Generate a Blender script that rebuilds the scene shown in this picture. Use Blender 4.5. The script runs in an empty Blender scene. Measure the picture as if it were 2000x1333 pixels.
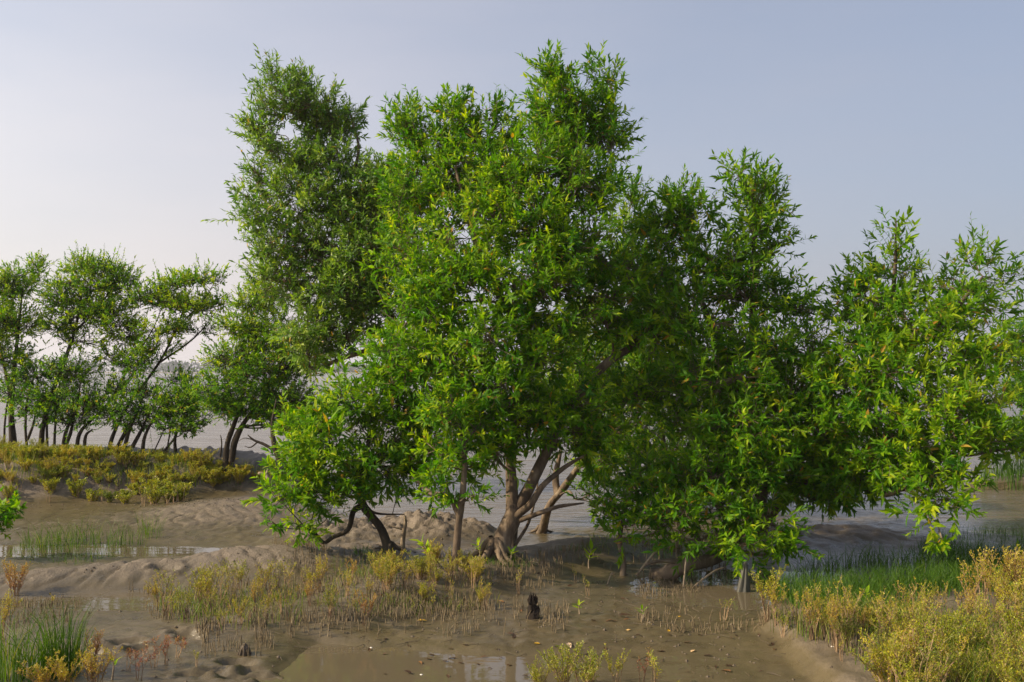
import bpy, math
import numpy as np
from mathutils import Matrix, Vector

# ------------------------------------------------------------------ camera, sky, sun, exposure
S = bpy.context.scene
COL = S.collection
F = 1944.0                                   # focal length in photo pixels (2000 px wide)
CAM_H = 2.0
PITCH = math.atan(58.5 / F)
cam = bpy.data.cameras.new('camera')
cam.sensor_width = 36.0
cam.lens = 36.0 * F / 2000.0
cam.clip_start = 0.1
cam.clip_end = 6000
co = bpy.data.objects.new('camera', cam)
COL.objects.link(co)
co.location = (0, 0, CAM_H)
co.rotation_euler = (math.pi / 2 + PITCH, 0, 0)
S.camera = co

SUN_EL = math.radians(31)
SUN_AZ = math.radians(-99)                  # clockwise from the view direction: from the left
W = bpy.data.worlds.new('World')
S.world = W
W.use_nodes = True
nt = W.node_tree
bg = nt.nodes['Background']
sky = nt.nodes.new('ShaderNodeTexSky')
sky.sky_type = 'NISHITA'
sky.sun_disc = False
sky.sun_elevation = SUN_EL
sky.sun_rotation = SUN_AZ % (2 * math.pi)
sky.altitude = 0
sky.air_density = 1.0
sky.dust_density = 3.0
sky.ozone_density = 2.5
BG = 0.13
bg.inputs['Strength'].default_value = BG


def wm(op, a, b=None, c=None):
    m = nt.nodes.new('ShaderNodeMath')
    m.operation = op
    for i, x in enumerate((a, b, c)):
        if x is None:
            continue
        if isinstance(x, (int, float)):
            m.inputs[i].default_value = x
        else:
            nt.links.new(x, m.inputs[i])
    return m.outputs[0]


# a thin veil of river haze lies over the clear sky: thickest low down, whiter towards the sun
tcw = nt.nodes.new('ShaderNodeTexCoord')
sepw = nt.nodes.new('ShaderNodeSeparateXYZ')
nt.links.new(tcw.outputs['Generated'], sepw.inputs[0])
dotn = nt.nodes.new('ShaderNodeVectorMath')
dotn.operation = 'DOT_PRODUCT'
nt.links.new(tcw.outputs['Generated'], dotn.inputs[0])
dotn.inputs[1].default_value = (math.sin(SUN_AZ) * math.cos(SUN_EL), math.cos(SUN_AZ) * math.cos(SUN_EL), math.sin(SUN_EL))
rv = nt.nodes.new('ShaderNodeValToRGB')
els = rv.color_ramp.elements
VEIL = [(0.0, (.25, .26, .33)), (.24, (.31, .32, .385)), (.45, (.455, .44, .48)), (.57, (.68, .615, .61)), (.69, (.82, .745, .71)), (1.0, (1.0, .93, .88))]
while len(els) < len(VEIL):
    els.new(.5)
for e, (p_, c_) in zip(els, VEIL):
    e.position = p_
    e.color = (*[x for x in c_], 1)
nt.links.new(wm('MULTIPLY_ADD', dotn.outputs['Value'], .5, .5), rv.inputs[0])
vs = nt.nodes.new('ShaderNodeVectorMath')
vs.operation = 'SCALE'
vs.inputs['Scale'].default_value = 1 / BG
nt.links.new(rv.outputs[0], vs.inputs[0])
el_ = wm('MAXIMUM', sepw.outputs[2], 0.0)
veil_f = wm('ADD', wm('MULTIPLY', wm('POWER', 2.718, wm('MULTIPLY', el_, -3.4)), .72), .22)
# uneven, barely visible streaks in the haze
mpw = nt.nodes.new('ShaderNodeMapping')
mpw.inputs['Scale'].default_value = (1.2, 1.2, 5.0)
nt.links.new(tcw.outputs['Generated'], mpw.inputs[0])
nzw = nt.nodes.new('ShaderNodeTexNoise')
nzw.inputs['Scale'].default_value = 2.2
nzw.inputs['Detail'].default_value = 5
nt.links.new(mpw.outputs[0], nzw.inputs[0])
veil_f = wm('ADD', veil_f, wm('MULTIPLY', wm('SUBTRACT', nzw.outputs[0], .5), .3))
mixw = nt.nodes.new('ShaderNodeMix')
mixw.data_type = 'RGBA'
nt.links.new(veil_f, mixw.inputs[0])
nt.links.new(sky.outputs['Color'], mixw.inputs[6])
nt.links.new(vs.outputs[0], mixw.inputs[7])
nt.links.new(mixw.outputs[2], bg.inputs['Color'])

sl = bpy.data.lights.new('sun', 'SUN')
sl.energy = 5.0
sl.angle = math.radians(1.0)
sl.color = (1.0, 0.83, 0.58)
so = bpy.data.objects.new('sun', sl)
COL.objects.link(so)
sdir = Vector((math.sin(SUN_AZ) * math.cos(SUN_EL), math.cos(SUN_AZ) * math.cos(SUN_EL), math.sin(SUN_EL)))
so.rotation_euler = (-sdir).to_track_quat('-Z', 'Y').to_euler()
so.location = (-20, -8, 15)

S.view_settings.view_transform = 'Standard'
S.view_settings.look = 'None'
S.view_settings.exposure = 0.4
S.view_settings.gamma = 1.0
S.view_settings.use_curve_mapping = False
S.cycles.max_bounces = 7
S.cycles.diffuse_bounces = 3
S.cycles.glossy_bounces = 3
S.cycles.transmission_bounces = 3
S.cycles.volume_bounces = 0
S.cycles.caustics_reflective = False
S.cycles.caustics_refractive = False

# ------------------------------------------------------------------ photo geometry helpers
RIGHT = np.array([1.0, 0, 0])
FWD = np.array([0, math.cos(PITCH), math.sin(PITCH)])
UP = np.array([0, -math.sin(PITCH), math.cos(PITCH)])
CAMP = np.array([0, 0, CAM_H])


def P(px, py, Y):
    """World point at ground distance Y that is seen at a photo pixel."""
    d = FWD + RIGHT * ((px - 1000) / F) + UP * ((666.5 - py) / F)
    return CAMP + d * (Y / d[1])


def proj(p):
    q = np.asarray(p, float) - CAMP
    z = q @ FWD
    return 1000 + F * (q @ RIGHT) / z, 666.5 - F * (q @ UP) / z, z


def sm(a, b, x):
    t = np.clip((x - a) / (b - a), 0, 1)
    return t * t * (3 - 2 * t)


def _hash(i, j, k, seed):
    n = (i * 374761393 + j * 668265263 + k * 2147483647 + seed * 974711) & 0xFFFFFFFF
    n = ((n ^ (n >> 13)) * 1274126177) & 0xFFFFFFFF
    n = ((n ^ (n >> 16)) * 2246822519) & 0xFFFFFFFF
    return ((n ^ (n >> 15)) & 0xFFFFFF) / float(0xFFFFFF)


def noise(x, y, z=0.0, seed=0):
    """Value noise, 0..1, vectorised."""
    x, y, z = np.broadcast_arrays(np.asarray(x, float), np.asarray(y, float), np.asarray(z, float))
    xi, yi, zi = np.floor(x), np.floor(y), np.floor(z)
    fx, fy, fz = x - xi, y - yi, z - zi
    xi, yi, zi = xi.astype(np.int64), yi.astype(np.int64), zi.astype(np.int64)
    fx, fy, fz = fx * fx * (3 - 2 * fx), fy * fy * (3 - 2 * fy), fz * fz * (3 - 2 * fz)
    r = 0
    for a in (0, 1):
        for b in (0, 1):
            for c in (0, 1):
                w = (fx if a else 1 - fx) * (fy if b else 1 - fy) * (fz if c else 1 - fz)
                r = r + w * _hash(xi + a, yi + b, zi + c, seed)
    return r


def fbm(x, y, seed=0, octv=4):
    r, a, s = 0, 0.5, 0
    for o in range(octv):
        r = r + a * noise(x * 2 ** o, y * 2 ** o, o * 7.3, seed + o)
        s += a
        a *= 0.5
    return r / s


# ------------------------------------------------------------------ terrain height
def ridge(x, y, pts, flat=0.0):
    """Height of a mound along a polyline; pts are (x, y, height, half width)."""
    best = np.zeros_like(x)
    for (x0, y0, h0, w0), (x1, y1, h1, w1) in zip(pts[:-1], pts[1:]):
        dx, dy = x1 - x0, y1 - y0
        t = np.clip(((x - x0) * dx + (y - y0) * dy) / (dx * dx + dy * dy), 0, 1)
        d = np.hypot(x - x0 - t * dx, y - y0 - t * dy)
        w = w0 + t * (w1 - w0)
        h = h0 + t * (h1 - h0)
        best = np.maximum(best, h * (1 - sm(flat, 1.0, d / w)))
    return best


def blob(x, y, cx, cy, rx, ry):
    return np.exp(-(((x - cx) / rx) ** 2 + ((y - cy) / ry) ** 2))


SHX = [-60, -9, -5.2, -3.6, -2.6, -1.8, -0.9, 0.9, 1.6, 3.0, 5.0, 5.6, 7.0, 12, 60]
SHY = [24, 19.6, 19.4, 17.4, 14.2, 13.2, 12.7, 12.7, 13.6, 15.5, 14.5, 12.4, 11.6, 11.2, 11]
HOLES = [(-2.55, 7.55), (-2.42, 7.42), (-2.75, 7.2), (-2.35, 7.3), (-2.85, 7.05), (-2.6, 7.0), (-2.9, 6.85),
         (-3.3, 9.55), (-3.45, 9.0), (-1.85, 6.75), (-1.7, 6.6), (-1.62, 6.5), (-1.75, 6.48), (-1.95, 6.55),
         (-1.35, 10.9), (-1.28, 10.75), (-1.15, 10.9), (-2.2, 7.62), (-2.28, 7.75), (-1.5, 6.42), (-2.08, 6.5)]


def hgt(x, y):
    x = np.asarray(x, float)
    y = np.asarray(y, float)
    sh = np.interp(x, SHX, SHY) + 0.5 * (fbm(x * 0.7, y * 0.7, 3) - 0.5)
    land = 1 - sm(-0.2, 1.3, y - sh)
    n1 = fbm(x * 0.55, y * 0.55, 11) - 0.5
    n2 = fbm(x * 2.6, y * 2.6, 21) - 0.5
    n3 = fbm(x * 9, y * 9, 31, 3) - 0.5
    h = -0.55 + 0.575 * land + land * (0.05 * n1 + 0.02 * n2)
    # left bank with its eroded front
    hb = ridge(x, y + 0.5 * n1 + 0.35 * n2, [(-40, 17, .58, 2.6), (-8, 17.2, .58, 2.6), (-5.5, 17.6, .52, 2.2), (-4.2, 18.0, .36, 1.7), (-3.2, 18, .12, 1.0)], 0.42)
    h = h + hb * (1 + 0.35 * n2) + (0.2 * n3 + .14 * n2) * sm(0.06, 0.3, hb) * (1 - 0.6 * sm(0.45, 0.6, hb))
    # gullied mud fan in front of the bank
    hf = 0.17 * blob(x, y, -3.9, 13.7, 1.4, 1.5)
    v = np.abs(np.sin((x * 1.6 + y * 0.75 + 0.5 * n1) * 8.5 + 9 * (fbm(x * 1.3, y * 1.3, 67) - .5) + 2.4 * n2))
    h = h + hf * 0.85 - 0.028 * np.exp(-(v / .17) ** 2) * sm(.02, .09, hf) * (.3 + noise(x * 3, y * 3, 0, 8)) + 0.016 * n3 * sm(.02, .1, hf)
    # long pale ridge with runnels down its near side
    hr = ridge(x, y, [(-5.2, 9.3, .06, .5), (-4.42, 9.4, .12, .6), (-3.8, 9.6, .15, .62), (-3.2, 9.8, .17, .62), (-2.75, 10.0, .24, .75),
                      (-2.35, 10.05, .24, .8), (-1.95, 10.2, .18, .85), (-1.5, 10.5, .16, .9)], 0.05)
    v = np.abs(np.sin((x * 1.0 + 0.35 * (y - 9.5) * np.where(x > -2.9, 2.2, -0.9) + 0.25 * n1) * 12 + 9 * (fbm(x * 1.6, y * 1.1, 63) - .5) + 2.6 * n2))
    h = h + hr * 0.86 - 0.03 * np.exp(-(v / .17) ** 2) * sm(.015, .07, hr) * (.3 + noise(x * 3, y * 3, 0, 8)) + 0.02 * n3 * sm(.02, .1, hr)
    # dark clotted hump behind the small leaning tree
    hh = ridge(x, y, [(-2.1, 11.6, .16, .9), (-1.6, 12.0, .16, .95), (-1.0, 12.0, .24, .95), (-.5, 11.95, .17, .6), (-.15, 11.8, .03, .4)], 0.1)
    h = h + hh * (1 + 0.3 * n2) + (0.13 * n3 + .09 * (fbm(x * 22, y * 22, 41, 2) - .5)) * sm(.05, .2, hh)
    # low rooted mound in the middle
    hm = ridge(x, y, [(-1.95, 7.7, .05, .7), (-1.5, 8.1, .09, .9), (-1.09, 8.8, .12, .95), (-.49, 9.5, .14, .85), (0, 10.0, .16, .8), (.84, 10.8, .15, .9), (1.4, 11.2, .06, .6)], 0.15)
    h = h + hm * (1 + 0.3 * n2)
    # channels
    h = h - 0.045 * sm(0, 1, 1.25 * blob(x, y, -4.2, 11.2, 2.2, .55)) - 0.10 * blob(x, y, -3.3, 8.75, 1.1, .33)
    h = h - 0.085 * blob(x, y, 2.35, 9.2, 1.15, .7)
    h = h + 0.035 * blob(x, y, -2.6, 7.2, 1.2, .75)
    # front pool
    pool = (1 - sm(7.05, 7.5, y + 0.9 * n1 + .12 * n2)) * sm(-1.75, -1.4, x + 0.8 * n1) * (1 - sm(1.55, 1.9, x + .3 * n2 + .3 * (7.4 - y)))
    h = h * (1 - pool) + pool * (-0.035 + 0.034 * sm(0.0, 0.8, x + 0.6 * n1) + 0.014 * n1)
    # right hand vegetated shelf with a small broken scarp
    edge = 1.9 + 0.22 * n1 + 0.16 * n2 - 0.12 * (y - 7.0) + np.maximum(0, y - 7.6) * 0.5
    shelf = sm(0, 0.16, x - edge) * (1 - sm(8.4, 9.4, y + .5 * n1))
    h = h + shelf * (0.11 + 0.03 * n2) * (1 - 0.0 * x)
    # right back mud mound, island of grass, mud behind the trees
    hk = ridge(x, y, [(2.9, 11.6, .07, .6), (3.4, 11.75, .15, .75), (4.2, 11.7, .15, .75), (4.9, 11.3, .06, .5)], .05)
    v = np.abs(np.sin((x * 0.8 + y * 1.1) * 9 + 3 * n2))
    h = h + hk * .9 - .025 * np.exp(-(v / .2) ** 2) * sm(.02, .1, hk) + (.06 * n3 + .05 * n2) * sm(.02, .15, hk)
    h = h + 0.75 * ridge(x, y, [(7.9, 17.2, .85, .9), (9.5, 17.6, 1.0, 1.7), (16, 18.2, 1.05, 2.2)], .25)
    h = h + 0.06 * blob(x, y, 2.6, 13.4, 1.5, 1.2)
    n4 = fbm(x * 22, y * 22, 41, 2) - 0.5
    h = h + land * (0.02 * n3 + 0.016 * n4) * sm(-0.03, 0.05, h) * (0.5 + 1.2 * fbm(x * 1.3, y * 1.3, 51))
    for i, (a, b) in enumerate(HOLES):
        r = 0.055 + 0.03 * ((i * 7) % 5) / 5
        e = ((x - a) / (r * 1.5)) ** 2 + ((y - b) / r) ** 2
        h = h - (.02 + .05 * noise(x * 14, y * 14, i, 6)) * np.exp(-e * e) + 0.014 * np.exp(-(np.sqrt(e) - 1.45) ** 2 * 9) * (2 * noise(x * 16, y * 16, i, 5))
    # rising ground on which the photographer stands
    h = h + 0.3 * (1 - sm(-2, 4.5, y))
    return h


def G(px, py):
    ys = np.arange(5.6, 40, 0.02)
    d = FWD + RIGHT * ((px - 1000) / F) + UP * ((666.5 - py) / F)
    pts = CAMP[None] + d[None] * (ys / d[1])[:, None]
    z = hgt(pts[:, 0], pts[:, 1])
    i = np.nonzero(pts[:, 2] <= z)[0]
    i = i[0] if len(i) else len(ys) - 1
    return np.array([pts[i, 0], pts[i, 1], z[i]])


# ------------------------------------------------------------------ mesh helpers
def mesh(name, V, T, mat=None, attr=None, smooth=False):
    V = np.ascontiguousarray(V, np.float32)
    T = np.ascontiguousarray(T, np.int32)
    me = bpy.data.meshes.new(name)
    me.vertices.add(len(V))
    me.vertices.foreach_set('co', V.ravel())
    me.loops.add(T.size)
    me.loops.foreach_set('vertex_index', T.ravel())
    me.polygons.add(len(T))
    k = T.shape[1]
    me.polygons.foreach_set('loop_start', np.arange(len(T), dtype=np.int32) * k)
    me.polygons.foreach_set('use_smooth', np.full(len(T), smooth, bool))
    if attr is not None:
        a = me.attributes.new('tint', 'FLOAT', 'POINT')
        a.data.foreach_set('value', np.ascontiguousarray(attr, np.float32))
    me.update(calc_edges=True)
    if mat:
        me.materials.append(mat)
    return me


def link(name, me, parent=None, loc=None, kind=None):
    o = bpy.data.objects.new(name, me)
    COL.objects.link(o)
    if parent is not None:
        o.parent = parent
    if loc is not None:
        o.location = tuple(loc)
    if kind:
        o['kind'] = kind
    return o


def tag(o, label, cat, group=None, kind=None):
    o['label'] = label
    o['category'] = cat
    if group:
        o['group'] = group
    if kind:
        o['kind'] = kind
    return o


def empty(name, loc):
    o = bpy.data.objects.new(name, None)
    o.empty_display_size = 0.1
    COL.objects.link(o)
    o.location = tuple(loc)
    return o


class Buf:
    def __init__(s):
        s.V, s.T, s.A, s.n = [], [], [], 0

    def add(s, V, T, A=None):
        s.V.append(np.asarray(V, float))
        s.T.append(np.asarray(T) + s.n)
        s.A.append(np.full(len(V), 0.5) if A is None else np.asarray(A, float))
        s.n += len(V)

    def mesh(s, name, mat, off=None, smooth=False):
        V = np.concatenate(s.V)
        if off is not None:
            V = V - np.asarray(off)[None]
        return mesh(name, V, np.concatenate(s.T), mat, np.concatenate(s.A), smooth)


def nrm(v):
    return v / np.maximum(np.linalg.norm(v, axis=-1, keepdims=True), 1e-9)


def perp(d):
    a = np.where(np.abs(d[..., 2:3]) < 0.9, np.array([0, 0, 1.0]), np.array([1.0, 0, 0]))
    return nrm(np.cross(d, a))


def prisms(P0, P1, R0, R1, k=3):
    """Many thin tapered rods at once."""
    P0, P1 = np.asarray(P0, float), np.asarray(P1, float)
    N = len(P0)
    d = nrm(P1 - P0)
    u = perp(d)
    w = np.cross(d, u)
    R0 = np.broadcast_to(np.asarray(R0, float), (N,))
    R1 = np.broadcast_to(np.asarray(R1, float), (N,))
    ang = np.arange(k) * 2 * math.pi / k
    ring = u[:, None, :] * np.cos(ang)[None, :, None] + w[:, None, :] * np.sin(ang)[None, :, None]
    V = np.concatenate([P0[:, None] + ring * R0[:, None, None], P1[:, None] + ring * R1[:, None, None]], 1)
    t = []
    for i in range(k):
        j = (i + 1) % k
        t += [(i, j, k + j), (i, k + j, k + i)]
    t = np.array(t)
    T = (t[None] + (np.arange(N) * 2 * k)[:, None, None]).reshape(-1, 3)
    return V.reshape(-1, 3), T


def catmull(pts, sub=5):
    p = np.asarray(pts, float)
    p = np.vstack([2 * p[0] - p[1], p, 2 * p[-1] - p[-2]])
    out = []
    for i in range(1, len(p) - 2):
        for s in range(sub):
            t = s / sub
            a, b, c, d = p[i - 1], p[i], p[i + 1], p[i + 2]
            out.append(0.5 * ((2 * b) + (-a + c) * t + (2 * a - 5 * b + 4 * c - d) * t * t + (-a + 3 * b - 3 * c + d) * t ** 3))
    out.append(p[-2])
    return np.array(out)


def tube(pts, radii, k=8, sub=5, rough=0.08, seed=0):
    """A bent tapered limb with an uneven skin and a closed tip."""
    pr = np.column_stack([np.asarray(pts, float), np.asarray(radii, float)])
    pr = catmull(pr, sub)
    p, r = pr[:, :3], np.maximum(pr[:, 3], 0.0015)
    n = len(p)
    d = nrm(np.gradient(p, axis=0))
    u = np.zeros_like(p)
    u[0] = perp(d[0])
    for i in range(1, n):
        q = u[i - 1] - d[i] * (u[i - 1] @ d[i])
        u[i] = q / max(np.linalg.norm(q), 1e-9)
    w = np.cross(d, u)
    ang = np.arange(k) * 2 * math.pi / k
    ring = u[:, None] * np.cos(ang)[None, :, None] + w[:, None] * np.sin(ang)[None, :, None]
    rr = r[:, None] * (1 + rough * 2 * (noise(ang[None] * 1.1, np.arange(n)[:, None] * 0.45, seed, 77) - 0.5))
    V = (p[:, None] + ring * rr[..., None]).reshape(-1, 3)
    T = []
    for i in range(n - 1):
        for j in range(k):
            a, b = i * k + j, i * k + (j + 1) % k
            T += [(a, b, b + k), (a, b + k, a + k)]
    V = np.vstack([V, p[-1] + d[-1] * r[-1] * 0.6])
    for j in range(k):
        T.append(((n - 1) * k + j, (n - 1) * k + (j + 1) % k, n * k))
    return V, np.array(T), p, r


# leaf template: (along, across, above); folded along the midrib and drooping to the tip
LT = np.array([(0, 0, 0), (.3, 0, -.012), (.68, 0, -.055), (1, 0, -.125), (.3, .5, .02), (.68, .36, -.03), (.3, -.5, .02), (.68, -.36, -.03)])
LF = np.array([(0, 1, 4), (4, 1, 2), (4, 2, 5), (5, 2, 3), (0, 6, 1), (6, 2, 1), (6, 7, 2), (7, 3, 2)])
ST = LT[[0, 4, 6, 5, 7, 3]]
SF = np.array([(0, 2, 1), (1, 2, 4), (1, 4, 3), (3, 4, 5)])


def leaf_mesh_arrays(lv, simple=False):
    t, f = (ST, SF) if simple else (LT, LF)
    side = nrm(np.cross(lv['n'], lv['d']))
    V = lv['o'][:, None] + lv['d'][:, None] * (t[None, :, 0, None] * lv['L'][:, None, None]) \
        + side[:, None] * (t[None, :, 1, None] * lv['W'][:, None, None]) \
        + lv['n'][:, None] * (t[None, :, 2, None] * (lv['L'] * lv['c'])[:, None, None])
    N, k = len(lv['o']), len(t)
    T = (f[None] + (np.arange(N) * k)[:, None, None]).reshape(-1, 3)
    return V.reshape(-1, 3), T, np.repeat(lv['tint'], k)


def cat_leaves(ls):
    return {k: np.concatenate([l[k] for l in ls]) for k in ls[0]}


def sub_leaves(l, m):
    return {k: v[m] for k, v in l.items()}


# ------------------------------------------------------------------ materials
def newmat(name):
    m = bpy.data.materials.new(name)
    m.use_nodes = True
    n = m.node_tree.nodes
    return m, n, m.node_tree.links, n['Principled BSDF']


def ramp(n, stops, interp='LINEAR'):
    r = n.new('ShaderNodeValToRGB')
    r.color_ramp.interpolation = interp
    el = r.color_ramp.elements
    while len(el) < len(stops):
        el.new(0.5)
    for e, (p, c) in zip(el, stops):
        e.position = p
        e.color = (*c, 1)
    return r


def mth(n, l, op, a, b=None, clamp=False):
    m = n.new('ShaderNodeMath')
    m.operation = op
    m.use_clamp = clamp
    for i, x in enumerate((a, b)):
        if x is None:
            continue
        if isinstance(x, (int, float)):
            m.inputs[i].default_value = x
        else:
            l.new(x, m.inputs[i])
    return m.outputs[0]


def mixc(n, l, fac, a, b, mode='MIX'):
    m = n.new('ShaderNodeMix')
    m.data_type = 'RGBA'
    m.blend_type = mode
    for i, x in ((0, fac), (6, a), (7, b)):
        if isinstance(x, (int, float)):
            m.inputs[i].default_value = x
        elif isinstance(x, tuple):
            m.inputs[i].default_value = (*x, 1)
        else:
            l.new(x, m.inputs[i])
    return m.outputs[2]


def leaf_material(name, stops, back, attr_type='GEOMETRY', trans=0.4, rough=0.5, attr='tint', gain=(1.9, 2.0, 0.3), spec=0.16):
    m, n, l, b = newmat(name)
    a = n.new('ShaderNodeAttribute')
    a.attribute_type = attr_type
    a.attribute_name = attr
    r = ramp(n, stops)
    l.new(a.outputs['Fac'], r.inputs[0])
    g = n.new('ShaderNodeNewGeometry')
    colr = mixc(n, l, mth(n, l, 'MULTIPLY', g.outputs['Backfacing'], 0.6), r.outputs[0], back)
    l.new(colr, b.inputs['Base Color'])
    b.inputs['Roughness'].default_value = rough
    b.inputs['Specular IOR Level'].default_value = spec
    tr = n.new('ShaderNodeBsdfTranslucent')
    l.new(mixc(n, l, 1.0, r.outputs[0], gain, 'MULTIPLY'), tr.inputs[0])
    mx = n.new('ShaderNodeMixShader')
    mx.inputs[0].default_value = trans
    l.new(b.outputs[0], mx.inputs[1])
    l.new(tr.outputs[0], mx.inputs[2])
    l.new(mx.outputs[0], n['Material Output'].inputs[0])
    return m


LEAF_STOPS = [(0, (.02, .085, .003)), (.35, (.064, .182, .004)), (.7, (.185, .31, .005)), (.93, (.37, .43, .014)), (.965, (.34, .25, .03)), (1, (.42, .2, .03))]
BACK = (.11, .19, .03)
M_LEAF = leaf_material('mangrove_leaf', LEAF_STOPS, BACK)
M_LEAF1 = leaf_material('mangrove_leaf_single', LEAF_STOPS, BACK, 'OBJECT')
G_STOPS = [(0, (.034, .1, .01)), (.35, (.088, .19, .017)), (.7, (.18, .285, .03)), (.93, (.3, .38, .06)), (.965, (.34, .25, .03)), (1, (.42, .2, .03))]
M_LEAFG = leaf_material('mangrove_leaf_grey', G_STOPS, (.19, .22, .11), rough=.42, spec=.3, trans=.36)
M_LEAFG1 = leaf_material('mangrove_leaf_grey_single', G_STOPS, (.19, .22, .11), 'OBJECT', rough=.42, spec=.3, trans=.36)
M_GRASS = leaf_material('grass_blade', [(0, (.025, .07, .006)), (.5, (.065, .135, .008)), (.8, (.15, .19, .02)), (1, (.33, .28, .1))], (.07, .15, .03), trans=.3)


def seablite_material():
    m, n, l, b = newmat('seablite_leaf')
    a = n.new('ShaderNodeAttribute')
    a.attribute_type = 'OBJECT'
    a.attribute_name = 'tone'
    t = n.new('ShaderNodeAttribute')
    t.attribute_name = 'tint'
    f = mth(n, l, 'ADD', a.outputs['Fac'], mth(n, l, 'MULTIPLY', mth(n, l, 'SUBTRACT', t.outputs['Fac'], .5), .5))
    r = ramp(n, [(0, (.09, .14, .012)), (.3, (.31, .36, .012)), (.5, (.47, .41, .018)), (.7, (.46, .3, .04)), (.86, (.34, .17, .075)), (1, (.26, .06, .045))])
    l.new(f, r.inputs[0])
    l.new(r.outputs[0], b.inputs['Base Color'])
    b.inputs['Roughness'].default_value = .5
    tr = n.new('ShaderNodeBsdfTranslucent')
    l.new(mixc(n, l, 1.0, r.outputs[0], (1.4, 1.4, .8), 'MULTIPLY'), tr.inputs[0])
    mx = n.new('ShaderNodeMixShader')
    mx.inputs[0].default_value = .28
    l.new(b.outputs[0], mx.inputs[1])
    l.new(tr.outputs[0], mx.inputs[2])
    l.new(mx.outputs[0], n['Material Output'].inputs[0])
    return m


M_SEA = seablite_material()


def bark_material(name, c0, c1, c2, scale=9.0, silt=0.0):
    m, n, l, b = newmat(name)
    tc = n.new('ShaderNodeTexCoord')
    mp = n.new('ShaderNodeMapping')
    mp.inputs['Scale'].default_value = (1, 1, .35)
    l.new(tc.outputs['Object'], mp.inputs[0])
    a = n.new('ShaderNodeTexNoise')
    a.inputs['Scale'].default_value = scale
    a.inputs['Detail'].default_value = 8
    a.inputs['Roughness'].default_value = .65
    l.new(mp.outputs[0], a.inputs[0])
    r = ramp(n, [(.3, c0), (.5, c1), (.68, c2)])
    l.new(a.outputs[0], r.inputs[0])
    # dried silt left by the tide on whatever stands low
    g = n.new('ShaderNodeNewGeometry')
    sz = n.new('ShaderNodeSeparateXYZ')
    l.new(g.outputs['Position'], sz.inputs[0])
    mr = n.new('ShaderNodeMapRange')
    mr.inputs[1].default_value = .5
    mr.inputs[2].default_value = .22
    l.new(mth(n, l, 'ADD', sz.outputs[2], mth(n, l, 'MULTIPLY', a.outputs[0], .3)), mr.inputs[0])
    l.new(mixc(n, l, mth(n, l, 'MULTIPLY', mr.outputs[0], silt), r.outputs[0], (.19, .152, .112)), b.inputs['Base Color'])
    b.inputs['Roughness'].default_value = .85
    b.inputs['Specular IOR Level'].default_value = .2
    w = n.new('ShaderNodeTexNoise')
    w.inputs['Scale'].default_value = scale * 4
    w.inputs['Detail'].default_value = 5
    l.new(mp.outputs[0], w.inputs[0])
    bp = n.new('ShaderNodeBump')
    bp.inputs['Strength'].default_value = .7
    bp.inputs['Distance'].default_value = .012
    l.new(w.outputs[0], bp.inputs['Height'])
    l.new(bp.outputs[0], b.inputs['Normal'])
    return m


M_BARK = bark_material('grey_brown_bark', (.045, .034, .025), (.135, .098, .068), (.29, .225, .16), silt=.4)
M_DARKBARK = bark_material('dark_bark', (.022, .017, .013), (.046, .036, .027), (.095, .074, .052), silt=.5)
M_DEADWOOD = bark_material('dead_wood', (.16, .12, .08), (.3, .235, .165), (.42, .34, .25), 14)
M_CHAR = bark_material('rotten_wood', (.008, .006, .005), (.02, .014, .01), (.045, .032, .022), 16)
M_STEM = bark_material('seablite_stem', (.16, .1, .06), (.28, .19, .11), (.38, .27, .17), 30)
M_ROOT = bark_material('breathing_root', (.09, .07, .042), (.18, .14, .085), (.3, .24, .155), 30)


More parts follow.
